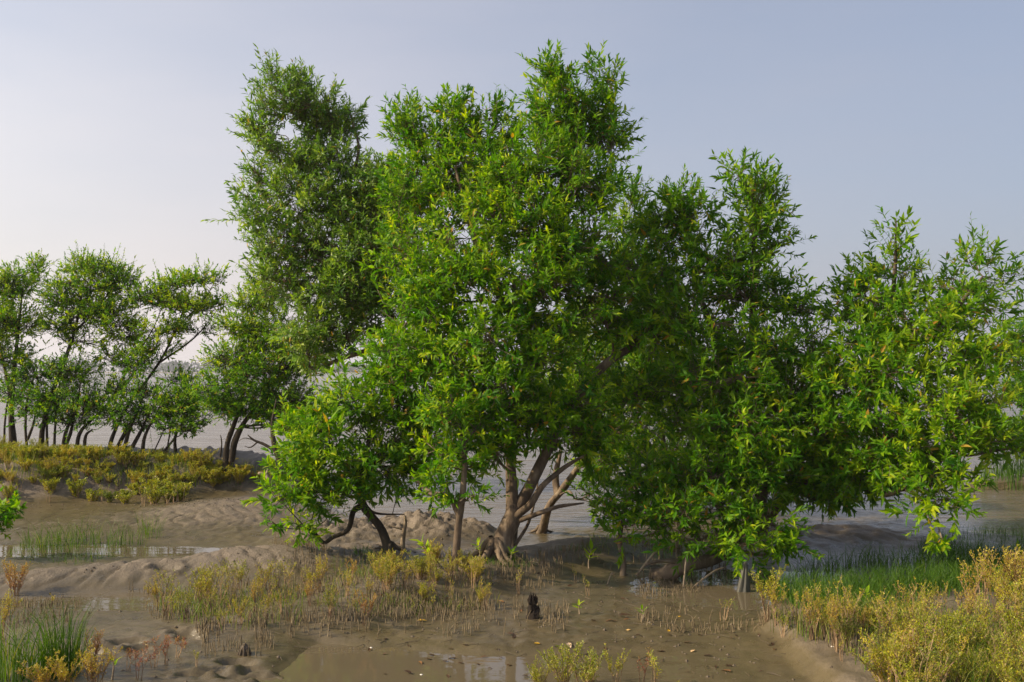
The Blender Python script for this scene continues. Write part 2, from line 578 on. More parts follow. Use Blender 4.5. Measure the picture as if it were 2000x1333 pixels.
def mud_material():
    m, n, l, b = newmat('tidal_mud')
    g = n.new('ShaderNodeNewGeometry')
    sx = n.new('ShaderNodeSeparateXYZ')
    l.new(g.outputs['Position'], sx.inputs[0])

    def nz(scale, det=6, rough=.55, sc=None):
        t = n.new('ShaderNodeTexNoise')
        t.inputs['Scale'].default_value = scale
        t.inputs['Detail'].default_value = det
        t.inputs['Roughness'].default_value = rough
        if sc:
            mp = n.new('ShaderNodeMapping')
            mp.inputs['Scale'].default_value = sc
            l.new(g.outputs['Position'], mp.inputs[0])
            l.new(mp.outputs[0], t.inputs[0])
        else:
            l.new(g.outputs['Position'], t.inputs[0])
        return t.outputs[0]
    big, mid, fine = nz(.9), nz(5.5), nz(38, 5, .7)
    grit = nz(75, 4, .75)
    # how dry the surface is: high ground has drained
    dry = mth(n, l, 'ADD', mth(n, l, 'MULTIPLY', sx.outputs[2], 7.5), mth(n, l, 'MULTIPLY', mth(n, l, 'SUBTRACT', big, .5), 1.6))
    dry = mth(n, l, 'ADD', dry, mth(n, l, 'MULTIPLY', mth(n, l, 'SUBTRACT', mid, .5), 1.1))
    dry = mth(n, l, 'SUBTRACT', dry, .5, True)
    wetc = mixc(n, l, mid, (.076, .061, .034), (.14, .112, .066))
    dryc = mixc(n, l, fine, (.128, .103, .078), (.24, .196, .156))
    c = mixc(n, l, dry, wetc, dryc)
    spk = ramp(n, [(.3, (.35, .32, .28)), (.44, (1, 1, 1))])
    l.new(grit, spk.inputs[0])
    c = mixc(n, l, .5, c, spk.outputs[0], 'MULTIPLY')
    bigr = ramp(n, [(.3, (.78, .78, .76)), (.7, (1.1, 1.08, 1.04))])
    l.new(nz(2.3, 5, .6), bigr.inputs[0])
    c = mixc(n, l, 1.0, c, bigr.outputs[0], 'MULTIPLY')
    l.new(c, b.inputs['Base Color'])
    ro = mth(n, l, 'ADD', mth(n, l, 'MULTIPLY', dry, .42), mth(n, l, 'ADD', mth(n, l, 'MULTIPLY', mid, .34), .14))
    l.new(ro, b.inputs['Roughness'])
    b.inputs['Specular IOR Level'].default_value = .38
    hh = mth(n, l, 'ADD', mth(n, l, 'MULTIPLY', fine, .55), mth(n, l, 'ADD', mth(n, l, 'MULTIPLY', grit, .22), mth(n, l, 'MULTIPLY', mid, .9)))
    bp = n.new('ShaderNodeBump')
    bp.inputs['Distance'].default_value = .03
    l.new(mth(n, l, 'ADD', mth(n, l, 'MULTIPLY', dry, .75), .25), bp.inputs['Strength'])
    l.new(hh, bp.inputs['Height'])
    l.new(bp.outputs[0], b.inputs['Normal'])
    return m


def water_material():
    m, n, l, b = newmat('muddy_water')
    g = n.new('ShaderNodeNewGeometry')
    sx = n.new('ShaderNodeSeparateXYZ')
    l.new(g.outputs['Position'], sx.inputs[0])
    b.inputs['Base Color'].default_value = (.115, .093, .058, 1)
    b.inputs['IOR'].default_value = 1.33
    b.inputs['Roughness'].default_value = .05

    def wave(sc, scale, det):
        mp = n.new('ShaderNodeMapping')
        mp.inputs['Scale'].default_value = sc
        mp.inputs['Rotation'].default_value = (0, 0, .12)
        l.new(g.outputs['Position'], mp.inputs[0])
        t = n.new('ShaderNodeTexNoise')
        t.inputs['Scale'].default_value = scale
        t.inputs['Detail'].default_value = det
        l.new(mp.outputs[0], t.inputs[0])
        return t.outputs[0]
    w = mth(n, l, 'ADD', wave((.35, 1.7, 1), 2.4, 3), mth(n, l, 'MULTIPLY', wave((.5, 1.4, 1), 11, 2), .22))
    w = mth(n, l, 'ADD', w, mth(n, l, 'MULTIPLY', wave((.12, .7, 1), 1.1, 2), 1.6))
    # open river is ruffled by wind, the sheltered pools lie still
    riv = n.new('ShaderNodeMapRange')
    riv.inputs[1].default_value = 11.3
    riv.inputs[2].default_value = 14.0
    l.new(sx.outputs[1], riv.inputs[0])
    bp = n.new('ShaderNodeBump')
    bp.inputs['Distance'].default_value = .16
    l.new(mth(n, l, 'ADD', mth(n, l, 'MULTIPLY', riv.outputs[0], .6), .02), bp.inputs['Strength'])
    l.new(w, bp.inputs['Height'])
    l.new(bp.outputs[0], b.inputs['Normal'])
    l.new(mth(n, l, 'ADD', mth(n, l, 'MULTIPLY', riv.outputs[0], .16), .03), b.inputs['Roughness'])
    return m


M_MUD = mud_material()
M_WATER = water_material()


def plain(name, c, rough=.8, spec=.3):
    m, n, l, b = newmat(name)
    t = n.new('ShaderNodeTexNoise')
    t.inputs['Scale'].default_value = 25
    tc = n.new('ShaderNodeTexCoord')
    l.new(tc.outputs['Object'], t.inputs[0])
    l.new(mixc(n, l, t.outputs[0], tuple(x * .75 for x in c), tuple(min(1, x * 1.25) for x in c)), b.inputs['Base Color'])
    b.inputs['Roughness'].default_value = rough
    b.inputs['Specular IOR Level'].default_value = spec
    return m


M_FAR = plain('far_forest', (.05, .075, .045))
M_FARMUD = plain('far_mud', (.2, .17, .13))

# ------------------------------------------------------------------ the setting: ground, river, far shore
def graded(lo, a, b, hi, fine, grow=1.16):
    mid = list(np.arange(a, b + 1e-6, fine))
    s, x = fine, mid[-1]
    while x < hi:
        s *= grow
        x += s
        mid.append(x)
    s, x, left = fine, mid[0], []
    while x > lo:
        s *= grow
        x -= s
        left.append(x)
    return np.array(left[::-1] + mid)


gx = graded(-70, -6.2, 5.6, 70, .027)
gy = graded(-40, 6.0, 13.4, 60, .027)
GX, GY = np.meshgrid(gx, gy)
GZ = hgt(GX, GY)
nx, ny = len(gx), len(gy)
ii = (np.arange(ny - 1)[:, None] * nx + np.arange(nx - 1)[None]).ravel()
quads = np.column_stack([ii, ii + 1, ii + nx + 1, ii + nx])
ground = link('ground', mesh('ground', np.column_stack([GX.ravel(), GY.ravel(), GZ.ravel()]), quads, M_MUD, None, True), kind='structure')
ground['label'] = 'brown tidal mud with low ridges, runnels and shallow channels'
wx, wy0, wy1 = 1250, -30, 1250
river = link('river_water', mesh('river_water', [(-wx, wy0, 0), (wx, wy0, 0), (wx, wy1, 0), (-wx, wy1, 0)], [(0, 1, 2, 3)], M_WATER), kind='structure')
river['label'] = 'wide pale muddy river and the shallow pools it leaves on the mud'

rng = np.random.default_rng(5)
FY = 900.0
fx = np.arange(-1100, 1101, 20.0)
bx = []
for x in fx:
    y0 = FY + 25 * noise(x * .006, 0, 0, 9)
    bx.append([(x, y0 - 14, -.3), (x, y0, .9), (x, y0 + 120, 1.2), (x, y0 + 170, -.5)])
bx = np.array(bx)
i = (np.arange(len(fx) - 1)[:, None] * 4 + np.arange(3)[None]).ravel()
link('far_shore', mesh('far_shore', bx.reshape(-1, 3), np.column_stack([i, i + 4, i + 5, i + 1]), M_FARMUD), kind='structure')
b = Buf()
n_c = 900
cx = rng.uniform(-1000, 1000, n_c)
cy = FY + 6 + 25 * noise(cx * .006, 0, 0, 9) + rng.uniform(0, 60, n_c)
hmax = 6 + 9 * noise(cx * .011, 2.0, 0, 4) + rng.uniform(-1, 2, n_c)
for k in range(n_c):
    q = rng.normal(size=(46, 3))
    q = nrm(q) * rng.uniform(.55, 1, (46, 1)) * np.array([5.5, 4, hmax[k] * .5])
    q = q + np.array([cx[k], cy[k], hmax[k] * .52])
    d1, d2 = rng.normal(size=(46, 3)), rng.normal(size=(46, 3))
    V = np.stack([q + d1, q + d2, q - d1 - d2 * .4], 1).reshape(-1, 3)
    b.add(V, np.arange(138).reshape(-1, 3))
tag(link('far_treeline', b.mesh('far_treeline', M_FAR)), 'hazy blue grey line of trees on the far river shore', 'treeline', kind='stuff')

# ------------------------------------------------------------------ trees
LEAFED = []          # every tree's leaves, so that the foremost ones can become parts of their own


def lobe_leaves(rng, c, rad, n_tw, L=.13, per=14, tw=.3, up=.55, gap=.36, shell=.42, droop=.12, tone=0.0, wid=.24, gs=2.3):
    """Leafy twigs through an uneven ellipsoid; returns twig bases, tips and the leaves."""
    u = nrm(rng.normal(size=(n_tw * 2, 3)))
    rr = rng.uniform(0, 1, n_tw * 2) ** shell
    wob = 0.74 + 0.62 * noise(u[:, 0] * 1.9 + c[0] * 3, u[:, 1] * 1.9 + c[1], u[:, 2] * 1.9 + c[2] * 2, 17)
    p = c + u * (rr * wob)[:, None] * np.asarray(rad)
    g = 0.65 * noise(p[:, 0] * gs, p[:, 1] * gs, p[:, 2] * gs, 23) + 0.35 * noise(p[:, 0] * gs * 2.4, p[:, 1] * gs * 2.4, p[:, 2] * gs * 2.4, 29)
    keep = np.nonzero(g > min(gap, np.quantile(g, .45)))[0][:n_tw]
    p, u = p[keep], u[keep]
    n = len(p)
    d = nrm(u * np.array([.8, .8, .6]) + np.array([0, 0, up]) + rng.normal(size=(n, 3)) * .38)
    tl = tw * rng.uniform(.5, 1.3, n) * np.where(rng.uniform(size=n) < .07, 1.7, 1.0)
    tsz = rng.uniform(.62, 1.18, (n, 1))
    tip = p + d * tl[:, None]
    t = (np.arange(per)[None] + rng.uniform(0, .6, (n, per))) / per
    t = 0.1 + 0.9 * t ** .75
    a0 = rng.uniform(0, 6.28, (n, 1))
    phi = a0 + np.arange(per)[None] * 2.4 + rng.normal(size=(n, per)) * .3
    e1 = perp(d)
    e2 = np.cross(d, e1)
    q = e1[:, None] * np.cos(phi)[..., None] + e2[:, None] * np.sin(phi)[..., None]
    al = np.radians(70 - 46 * t + rng.normal(size=(n, per)) * 15)
    ld = nrm(d[:, None] * np.cos(al)[..., None] + q * np.sin(al)[..., None] + np.array([0, 0, -droop]) + rng.normal(size=(n, per, 3)) * .2)
    ln = d[:, None] + np.array([0, 0, .35]) + rng.normal(size=(n, per, 3)) * .3
    ln = nrm(ln - ld * np.sum(ln * ld, -1, keepdims=True))
    o = p[:, None] + d[:, None] * (t * tl[:, None])[..., None]
    LL = L * tsz * rng.uniform(.6, 1.25, (n, per)) * (1 - .25 * t ** 4)
    twt = rng.normal(size=(n, 1)) * .15 + (.95 - tsz) * .2
    tint = np.clip(.38 + tone + twt + .16 * t + rng.normal(size=(n, per)) * .13, 0, .93)
    yel = rng.uniform(size=(n, per)) < .011 * (1 + 1.5 * (t < .4))
    tint = np.where(yel, rng.uniform(.955, 1, (n, per)), tint)
    f = lambda z: z.reshape(-1, *z.shape[2:])
    lv = dict(o=f(o), d=f(ld), n=f(ln), L=f(LL), W=f(LL) * wid * rng.uniform(.85, 1.2, n * per), tint=f(tint), c=rng.uniform(.2, 2.0, n * per))
    return p, tip, lv


def tree(name, label, cat, stems, lobes, seed, L=.13, bark=None, group=None, dens=1.0, simple=False, parts=0, tone=0.0, twr=.004, k=9, up=.55, per=15, tw=.25, wid=.28, mat=None, roots=0, trunk_sub=5):
    """stems: lists of (px, py, distance, radius); lobes: (px, py, distance, rx px, ry px, depth m[, options])."""
    rng = np.random.default_rng(seed)
    bark = bark or M_BARK
    world = []
    for si, s in enumerate(stems):
        pts = [P(a, b_, c) for a, b_, c, r in s]
        world.append((np.array(pts), np.array([r for *_, r in s])))
    base = world[0][0][0].copy()
    gz = float(hgt(base[0], base[1]))
    base[2] = gz
    world[0][0][0][2] = gz - .04
    root = empty(name, base)
    tag(root, label, cat, group)
    if roots:
        br_ = Buf()
        rr0 = stems[0][0][3]
        for q_ in range(roots):
            a_ = q_ * 6.283 / roots + rng.uniform(-.4, .4)
            dv = np.array([math.cos(a_), math.sin(a_), 0])
            l_ = rr0 * rng.uniform(2.2, 4.2)
            e_ = base + dv * l_ + np.cross(dv, [0, 0, 1]) * rng.normal() * .06
            m_ = base + dv * l_ * .5
            e_[2] = float(hgt(e_[0], e_[1])) - .02
            m_[2] = float(hgt(m_[0], m_[1])) + rr0 * .22
            V, T, _, _ = tube([base + dv * rr0 * .3 + np.array([0, 0, rr0 * 1.3]), base + dv * rr0 * 1.0 + np.array([0, 0, rr0 * .55]), m_, e_], [rr0 * .4, rr0 * .34, rr0 * .2, rr0 * .08], 6, 3, .2, seed + q_)
            br_.add(V, T)
        link('root', br_.mesh('root', bark, base, True), root)
    skel = []
    for si, (pts, rad) in enumerate(world):
        bf = Buf()
        if si == 0:                                       # root flare
            pts = np.vstack([pts[0], pts[0] + (pts[1] - pts[0]) * .18, pts[1:]])
            rad = np.concatenate([[rad[0] * 1.3], [rad[0] * .98], rad[1:] * .8])
        V, T, pp, rr = tube(pts, rad, k, trunk_sub, .14, seed + si)
        bf.add(V, T)
        link('trunk' if si == 0 else 'stem', bf.mesh('trunk', bark, base, True), root)
        skel.append((pp, rr))
    SP = np.concatenate([s[0] for s in skel])
    SR = np.concatenate([s[1] for s in skel])
    recs = []
    for li, lo in enumerate(lobes):
        px, py, D, rx, ry, rd = lo[:6]
        op = lo[6] if len(lo) > 6 else {}
        c = P(px, py, D)
        sc = D / F
        rad = np.array([rx * sc, rd, ry * sc])
        rad = np.maximum(rad - np.array([.085, .05, .1]), rad * .55)
        c = c - np.array([0, 0, min(.11, .3 * ry * sc) * op.get('up', up) / .6])
        area = math.pi * rx * ry
        Lp = L / sc
        n_tw = int(max(5, dens * op.get('d', 1.0) * 6.3 * area / (Lp * Lp * .16) / per))
        rr2 = np.random.default_rng(seed * 100 + li)
        p, tip, lv = lobe_leaves(rr2, c, rad, n_tw, L, per, op.get('tw', tw), op.get('up', up), op.get('gap', .36), op.get('shell', .42),
                                 op.get('droop', .12), tone + op.get('tone', 0), wid)
        # limb from the nearest lower stem point to the clump
        dd = np.linalg.norm(SP - c, axis=1) + 1.2 * np.maximum(0, SP[:, 2] - c[2] + .1) + rr2.uniform(0, .1, len(SP))
        j = int(np.argmin(dd))
        a, ra = SP[j], SR[j]
        bf = Buf()
        dist = np.linalg.norm(c - a)
        br = max(.005, min(ra * .5, .008 + .014 * dist))
        if dist > .08:
            m1 = a + (c - a) * .35 + rr2.normal(size=3) * dist * .07 + np.array([0, 0, -.04 * dist])
            m2 = a + (c - a) * .7 + rr2.normal(size=3) * dist * .07
            V, T, bp_, _ = tube([a, m1, m2, c], [br, br * .8, br * .62, br * .45], 6, 4, .12, seed + li)
            bf.add(V, T)
        else:
            bp_ = np.array([a, c])
        nh = max(3, int(len(p) / 9))
        hub = p[rr2.choice(len(p), min(nh, len(p)), replace=False)]
        hub = hub + (c - hub) * .3
        src = bp_[rr2.integers(len(bp_) // 2, len(bp_), len(hub))]
        mid = (src + hub) * .5 + rr2.normal(size=hub.shape) * np.linalg.norm(hub - src, axis=1)[:, None] * .12
        V, T = prisms(src, mid, br * .42, br * .32, 4)
        bf.add(V, T)
        V, T = prisms(mid, hub, br * .32, br * .2, 4)
        bf.add(V, T)
        near = np.argmin(((p[:, None] - hub[None]) ** 2).sum(-1), 1)
        V, T = prisms(hub[near], p, max(twr * .8, br * .16), twr * .7, 3)
        bf.add(V, T)
        V, T = prisms(p, tip, twr * .7, twr * .3, 3)
        bf.add(V, T)
        link('branch', bf.mesh('branch', bark, base, False), root)
        recs.append(lv)
    LEAFED.append(dict(root=root, base=base, lobes=recs, simple=simple, parts=parts, mat=mat or M_LEAF))
    return root


def g3(px, py, r):
    q = G(px, py)
    return (px, py, q[1], r)


AV = 'mangrove tree'
# --- the big central tree
b0 = g3(968, 1087, .125)
D0 = b0[2]
tree('mangrove_tree', 'tallest mangrove, forked pale trunk in the centre leaning right from the muddy mound', AV,
     [[b0, (986, 1042, D0 + .02, .112), (1002, 1006, D0 + .05, .105), (998, 950, D0 + .1, .07), (999, 880, D0 + .2, .066), (1010, 800, D0 + .4, .062),
       (1030, 700, D0 + .7, .056), (1034, 620, D0 + .9, .05), (1062, 500, D0 + 1.1, .048), (1095, 370, D0 + 1.3, .035), (1125, 230, D0 + 1.4, .014)],
      [(1002, 1014, D0 + .05, .075), (1040, 940, D0 + .12, .06), (1073, 872, D0 + .2, .056), (1105, 805, D0 + .35, .058), (1160, 735, D0 + .5, .05), (1205, 695, D0 + .6, .045), (1255, 668, D0 + .7, .03), (1330, 640, D0 + .8, .014)],
      [(1008, 1008, D0 + .0, .04), (1036, 985, D0 - .05, .036), (1058, 952, D0 - .05, .03), (1100, 915, D0, .024), (1150, 885, D0, .01)],
      [(1012, 1018, D0, .03), (1055, 1002, D0 - .1, .024), (1090, 990, D0 - .1, .02), (1140, 983, D0 - .1, .008)],
      [(1006, 1066, D0 + .1, .018), (1032, 1022, D0 + .2, .015), (1046, 972, D0 + .25, .011), (1052, 930, D0 + .3, .006)],
      [(1030, 690, D0 + .7, .05), (990, 600, D0 + .6, .04), (930, 480, D0 + .8, .03), (890, 330, D0 + 1.0, .016)]],
     [(1130, 185, D0 + 1.5, 88, 92, .5, {'up': .9, 'gap': .4}), (1178, 262, D0 + 1.5, 58, 72, .45), (1075, 235, D0 + 1.5, 62, 70, .4), (1085, 140, D0 + 1.5, 52, 34, .3, {'up': .9}),
      (1190, 150, D0 + 1.5, 30, 40, .3, {'up': 1.2, 'd': .7}),
      (845, 245, D0 + 1.6, 88, 60, .5, {'up': .9, 'gap': .42}), (880, 195, D0 + 1.6, 36, 36, .3, {'up': 1.3, 'd': .8}), (945, 245, D0 + 1.4, 78, 62, .5, {'up': .8}), (795, 230, D0 + 1.6, 34, 34, .35, {'up': 1.0}),
      (850, 330, D0 + 1.5, 90, 80, .6), (800, 370, D0 + 1.2, 66, 66, .5), (800, 480, D0 + .9, 66, 66, .5), (930, 345, D0 + 1.0, 95, 85, .6), (1040, 320, D0 + .9, 110, 70, .6, {'tone': .06}), (1120, 360, D0 + .9, 90, 90, .6),
      (930, 440, D0 + .7, 100, 90, .6, {'tone': .06}), (1040, 430, D0 + .5, 100, 90, .5, {'tone': .08}), (1130, 470, D0 + .6, 90, 90, .6),
      (970, 540, D0 + .2, 110, 85, .5, {'tone': .05}), (1080, 545, D0 + .2, 80, 70, .5), (860, 560, D0 + .3, 80, 90, .5, {'tone': .03}), (800, 600, D0 + .4, 80, 80, .5),
      (1170, 585, D0 + .4, 80, 65, .5), (945, 650, D0 - .1, 85, 75, .5, {'tone': .05}), (870, 680, D0 + .1, 80, 70, .5), (960, 740, D0 - .2, 90, 80, .5), (1060, 690, D0 + .1, 70, 66, .45), (1080, 620, D0 + .3, 66, 60, .45), (900, 800, D0 - .1, 66, 66, .4),
      (990, 820, D0 - .1, 75, 70, .45), (955, 880, D0 - .3, 50, 50, .35, {'tone': .06, 'up': .2}), (1060, 790, D0 + .1, 75, 60, .5), (1110, 840, D0 + .3, 76, 60, .5, {'up': .2, 'droop': .3}), (1130, 770, D0 + .2, 66, 50, .45), (1160, 850, D0 + .3, 50, 46, .4, {'up': .1, 'droop': .3}), (1210, 520, D0 + .8, 66, 60, .5), (790, 690, D0 + .3, 75, 70, .5), (1230, 640, D0 + .6, 70, 45, .4)],
     11, L=.097, roots=8, parts=300)

# --- tall tree at the left rear, crown high on the left
tree('mangrove_tree', 'tall mangrove left of the centre whose high rounded crown leans out to the left', AV,
     [[(1000, 1064, 11.0, .06), (1004, 960, 11.2, .058), (990, 880, 11.5, .056), (945, 822, 12.0, .056), (884, 768, 12.6, .072), (800, 670, 12.9, .06), (730, 560, 13.1, .054), (660, 400, 13.3, .04), (600, 180, 13.4, .01)],
      [(730, 560, 13.1, .05), (640, 520, 13.0, .035), (560, 440, 13.1, .015)],
      [(800, 670, 12.9, .05), (700, 690, 12.8, .035), (612, 720, 12.8, .022), (603, 690, 12.8, .012)],
      [(660, 400, 13.3, .04), (700, 300, 13.3, .02), (680, 210, 13.3, .008)]],
     [(560, 185, 13.4, 66, 62, .5, {'up': .8, 'gap': .46}), (625, 205, 13.3, 66, 60, .5, {'up': .8, 'gap': .45}), (668, 240, 13.3, 44, 48, .4), (603, 145, 13.4, 34, 30, .3, {'up': 1.3, 'd': .7}), (540, 140, 13.4, 30, 22, .3, {'up': 1.2, 'd': .7}),
      (510, 250, 13.4, 38, 50, .35, {'gap': .46}), (570, 285, 13.3, 72, 55, .5), (650, 310, 13.3, 66, 55, .5), (510, 340, 13.3, 38, 40, .35, {'gap': .5, 'd': .8}), (590, 380, 13.1, 90, 65, .55, {'tone': .04}), (680, 400, 13.2, 76, 66, .55),
      (500, 410, 13.1, 44, 40, .4, {'gap': .46}), (480, 385, 13.1, 24, 20, .25, {'d': .7}), (735, 345, 13.4, 46, 46, .4, {'gap': .44}), (760, 400, 13.4, 60, 80, .5), (745, 430, 13.0, 60, 60, .5), (742, 345, 13.0, 54, 60, .45), (725, 480, 12.8, 60, 60, .5), (770, 350, 13.2, 46, 46, .4), (560, 470, 13.0, 80, 60, .5, {'tone': .05}), (650, 490, 13.0, 80, 60, .5), (740, 500, 13.2, 66, 66, .5),
      (540, 535, 12.9, 56, 50, .45, {'tone': .06}), (620, 560, 12.8, 76, 54, .5, {'tone': .08}), (700, 570, 12.9, 66, 54, .5), (595, 630, 12.7, 62, 56, .45, {'tone': .12}), (610, 690, 12.7, 46, 34, .35, {'tone': .12, 'up': .1, 'droop': .3}), (670, 640, 12.8, 66, 52, .45), (740, 600, 12.9, 60, 56, .45), (690, 560, 12.6, 60, 50, .4)],
     23, L=.088, wid=.27, parts=150, tone=.0, mat=M_LEAFG)

# --- leaning shrub-like tree at the left
b5 = g3(762, 1076, .06)
D5 = b5[2]
tree('mangrove_tree', 'low bushy mangrove with dark curved trunk bending left beside the clotted mud hump', AV,
     [[b5, (742, 1030, D5, .055), (710, 990, D5, .052), (703, 950, D5 - .05, .05), (715, 905, D5 - .05, .04), (720, 850, D5 - .1, .02)],
      [(708, 988, D5, .035), (690, 1000, D5 - .05, .028), (680, 1035, D5 - .1, .024), (650, 1050, D5 - .15, .022), (632, 1060, D5 - .2, .02), (612, 1040, D5 - .2, .016), (590, 1032, D5 - .25, .01)],
      [(712, 985, D5, .016), (735, 1003, D5 - .1, .012), (790, 1005, D5 - .15, .006)],
      [(703, 950, D5, .03), (660, 900, D5 - .2, .022), (600, 880, D5 - .3, .01)],
      [(715, 905, D5, .03), (780, 860, D5 - .1, .022), (840, 840, D5 - .1, .01)]],
     [(740, 880, D5 - .3, 100, 80, .5, {'tone': .03}), (650, 850, D5 - .2, 80, 75, .5, {'tone': .08}), (580, 900, D5 - .3, 52, 60, .4, {'tone': .1}), (690, 775, D5, 70, 60, .45, {'tone': .08}), (770, 790, D5, 75, 62, .45), (620, 950, D5 - .4, 62, 46, .4, {'tone': .06}),
      (830, 800, D5 + .1, 62, 60, .4), (820, 880, D5 - .1, 70, 60, .45), (690, 950, D5 - .4, 60, 40, .35, {'d': .7}), (548, 960, D5 - .4, 26, 40, .25, {'tone': .08}), (585, 1028, D5 - .3, 30, 26, .16, {'tone': .16, 'up': .0, 'd': 1.0}),
      (525, 1010, D5 - .3, 16, 20, .15, {'d': .6}), (640, 1000, D5 - .3, 34, 24, .2, {'d': .6}), (760, 720, D5 + .2, 70, 46, .4), (560, 830, D5, 26, 34, .3, {'tone': .1}), (830, 950, D5 + .2, 40, 26, .25, {'d': .5})],
     37, L=.1, roots=5, bark=M_DARKBARK, parts=220)

# --- thin straight tree
b4 = g3(889, 1114, .047)
D4 = b4[2]
tree('mangrove_tree', 'thin straight mangrove with pale stem rising left of the forked trunk', AV,
     [[b4, (893, 1050, D4, .042), (899, 1000, D4, .04), (906, 940, D4, .034), (905, 870, D4, .026), (880, 770, D4 + .1, .01)],
      [(897, 1010, D4 + .1, .03), (880, 975, D4 + .2, .03), (840, 962, D4 + .4, .026), (805, 930, D4 + .5, .012)]],
     [(905, 890, D4, 40, 56, .28, {'d': .9}), (915, 965, D4 - .1, 30, 32, .2, {'d': .7, 'up': .2}), (868, 930, D4 + .1, 40, 40, .25, {'d': .7}), (870, 800, D4 + .1, 48, 52, .3), (930, 830, D4, 28, 34, .2, {'d': .8}), (850, 870, D4 + .1, 40, 40, .28, {'d': .8})],
     41, L=.093, roots=6, parts=130, tone=.02)

# --- trunk leaning right behind the forked one
tree('mangrove_tree', 'mangrove with pale trunk leaning right at the water edge just behind the forked trunk', AV,
     [[g3(1056, 1040, .06), (1072, 990, 11.9, .056), (1100, 955, 11.9, .054), (1150, 885, 12.0, .045), (1210, 800, 12.1, .045), (1270, 700, 12.2, .02)],
      [(1090, 965, 11.9, .05), (1085, 935, 12.0, .04), (1095, 880, 12.1, .02)]],
     [(1215, 835, 11.7, 66, 50, .45, {'up': .2}), (1165, 905, 11.5, 46, 40, .35, {'up': .1, 'droop': .3}), (1290, 690, 12.2, 76, 60, .5), (1270, 590, 12.2, 70, 60, .5), (1150, 960, 11.5, 22, 30, .2, {'d': .6}), (1180, 760, 12.0, 60, 50, .45), (1250, 880, 11.4, 50, 50, .4), (1140, 690, 12.0, 50, 40, .4), (1240, 430, 12.3, 40, 50, .4), (1255, 500, 12.2, 60, 60, .45), (1235, 370, 12.3, 26, 34, .3, {'up': 1.2})],
     47, L=.09, roots=5, parts=60)

# --- reclining trunk on the right of the centre
tree('mangrove_tree', 'broad mangrove right of the centre whose reclining trunk lies low in the muddy pool', AV,
     [[g3(1285, 1125, .1), (1330, 1108, 9.6, .09), (1390, 1092, 9.8, .085), (1450, 1050, 10.1, .08), (1490, 960, 10.5, .075), (1480, 820, 10.8, .065), (1470, 650, 10.9, .05), (1472, 480, 11.0, .03), (1470, 330, 11.0, .01)],
      [(1480, 820, 10.8, .05), (1420, 700, 10.9, .04), (1360, 560, 11.0, .03), (1330, 380, 11.0, .01)],
      [(1450, 1050, 10.1, .05), (1380, 960, 10.1, .035), (1300, 900, 10.2, .012)],
      [(1350, 1102, 9.7, .02), (1290, 1096, 9.5, .016), (1262, 1104, 9.4, .012)]],
     [(1470, 360, 11.0, 46, 52, .4, {'up': 1.1, 'gap': .4}), (1440, 325, 11.0, 26, 30, .25, {'up': 1.3, 'd': .7}), (1500, 400, 11.0, 36, 54, .35, {'up': .7, 'gap': .42}), (1475, 450, 10.9, 66, 50, .45, {'tone': .08}), (1512, 480, 10.9, 22, 30, .25, {'d': .8}),
      (1325, 375, 11.0, 44, 44, .4, {'up': 1.1}), (1355, 420, 11.0, 60, 50, .45), (1300, 450, 11.1, 60, 60, .45), (1390, 500, 10.8, 80, 60, .5), (1310, 540, 10.9, 76, 66, .5), (1450, 560, 10.7, 80, 65, .5), (1530, 585, 10.9, 70, 50, .45),
      (1370, 620, 10.4, 90, 66, .5), (1290, 620, 10.5, 66, 60, .45, {'tone': .05}), (1470, 670, 10.4, 90, 70, .5), (1560, 670, 10.6, 66, 60, .45), (1400, 730, 10.2, 100, 64, .5), (1530, 760, 10.3, 86, 66, .5), (1450, 810, 10.0, 100, 66, .5), (1360, 820, 10.3, 66, 50, .45),
      (1390, 900, 9.9, 86, 58, .45), (1490, 900, 9.9, 86, 60, .45), (1420, 980, 9.6, 80, 44, .4), (1330, 990, 9.6, 60, 44, .4), (1240, 760, 10.6, 60, 50, .4), (1320, 760, 10.5, 76, 56, .45), (1560, 820, 10.3, 80, 60, .45), (1580, 740, 10.4, 70, 56, .45), (1500, 1020, 9.5, 60, 36, .35, {'up': .1}), (1440, 1060, 9.4, 62, 34, .35, {'up': 0}), (1375, 1050, 9.5, 56, 30, .3, {'up': .1}), (1545, 1060, 9.4, 38, 22, .25, {'up': 0})],
     53, L=.096, parts=200, tone=-.02)

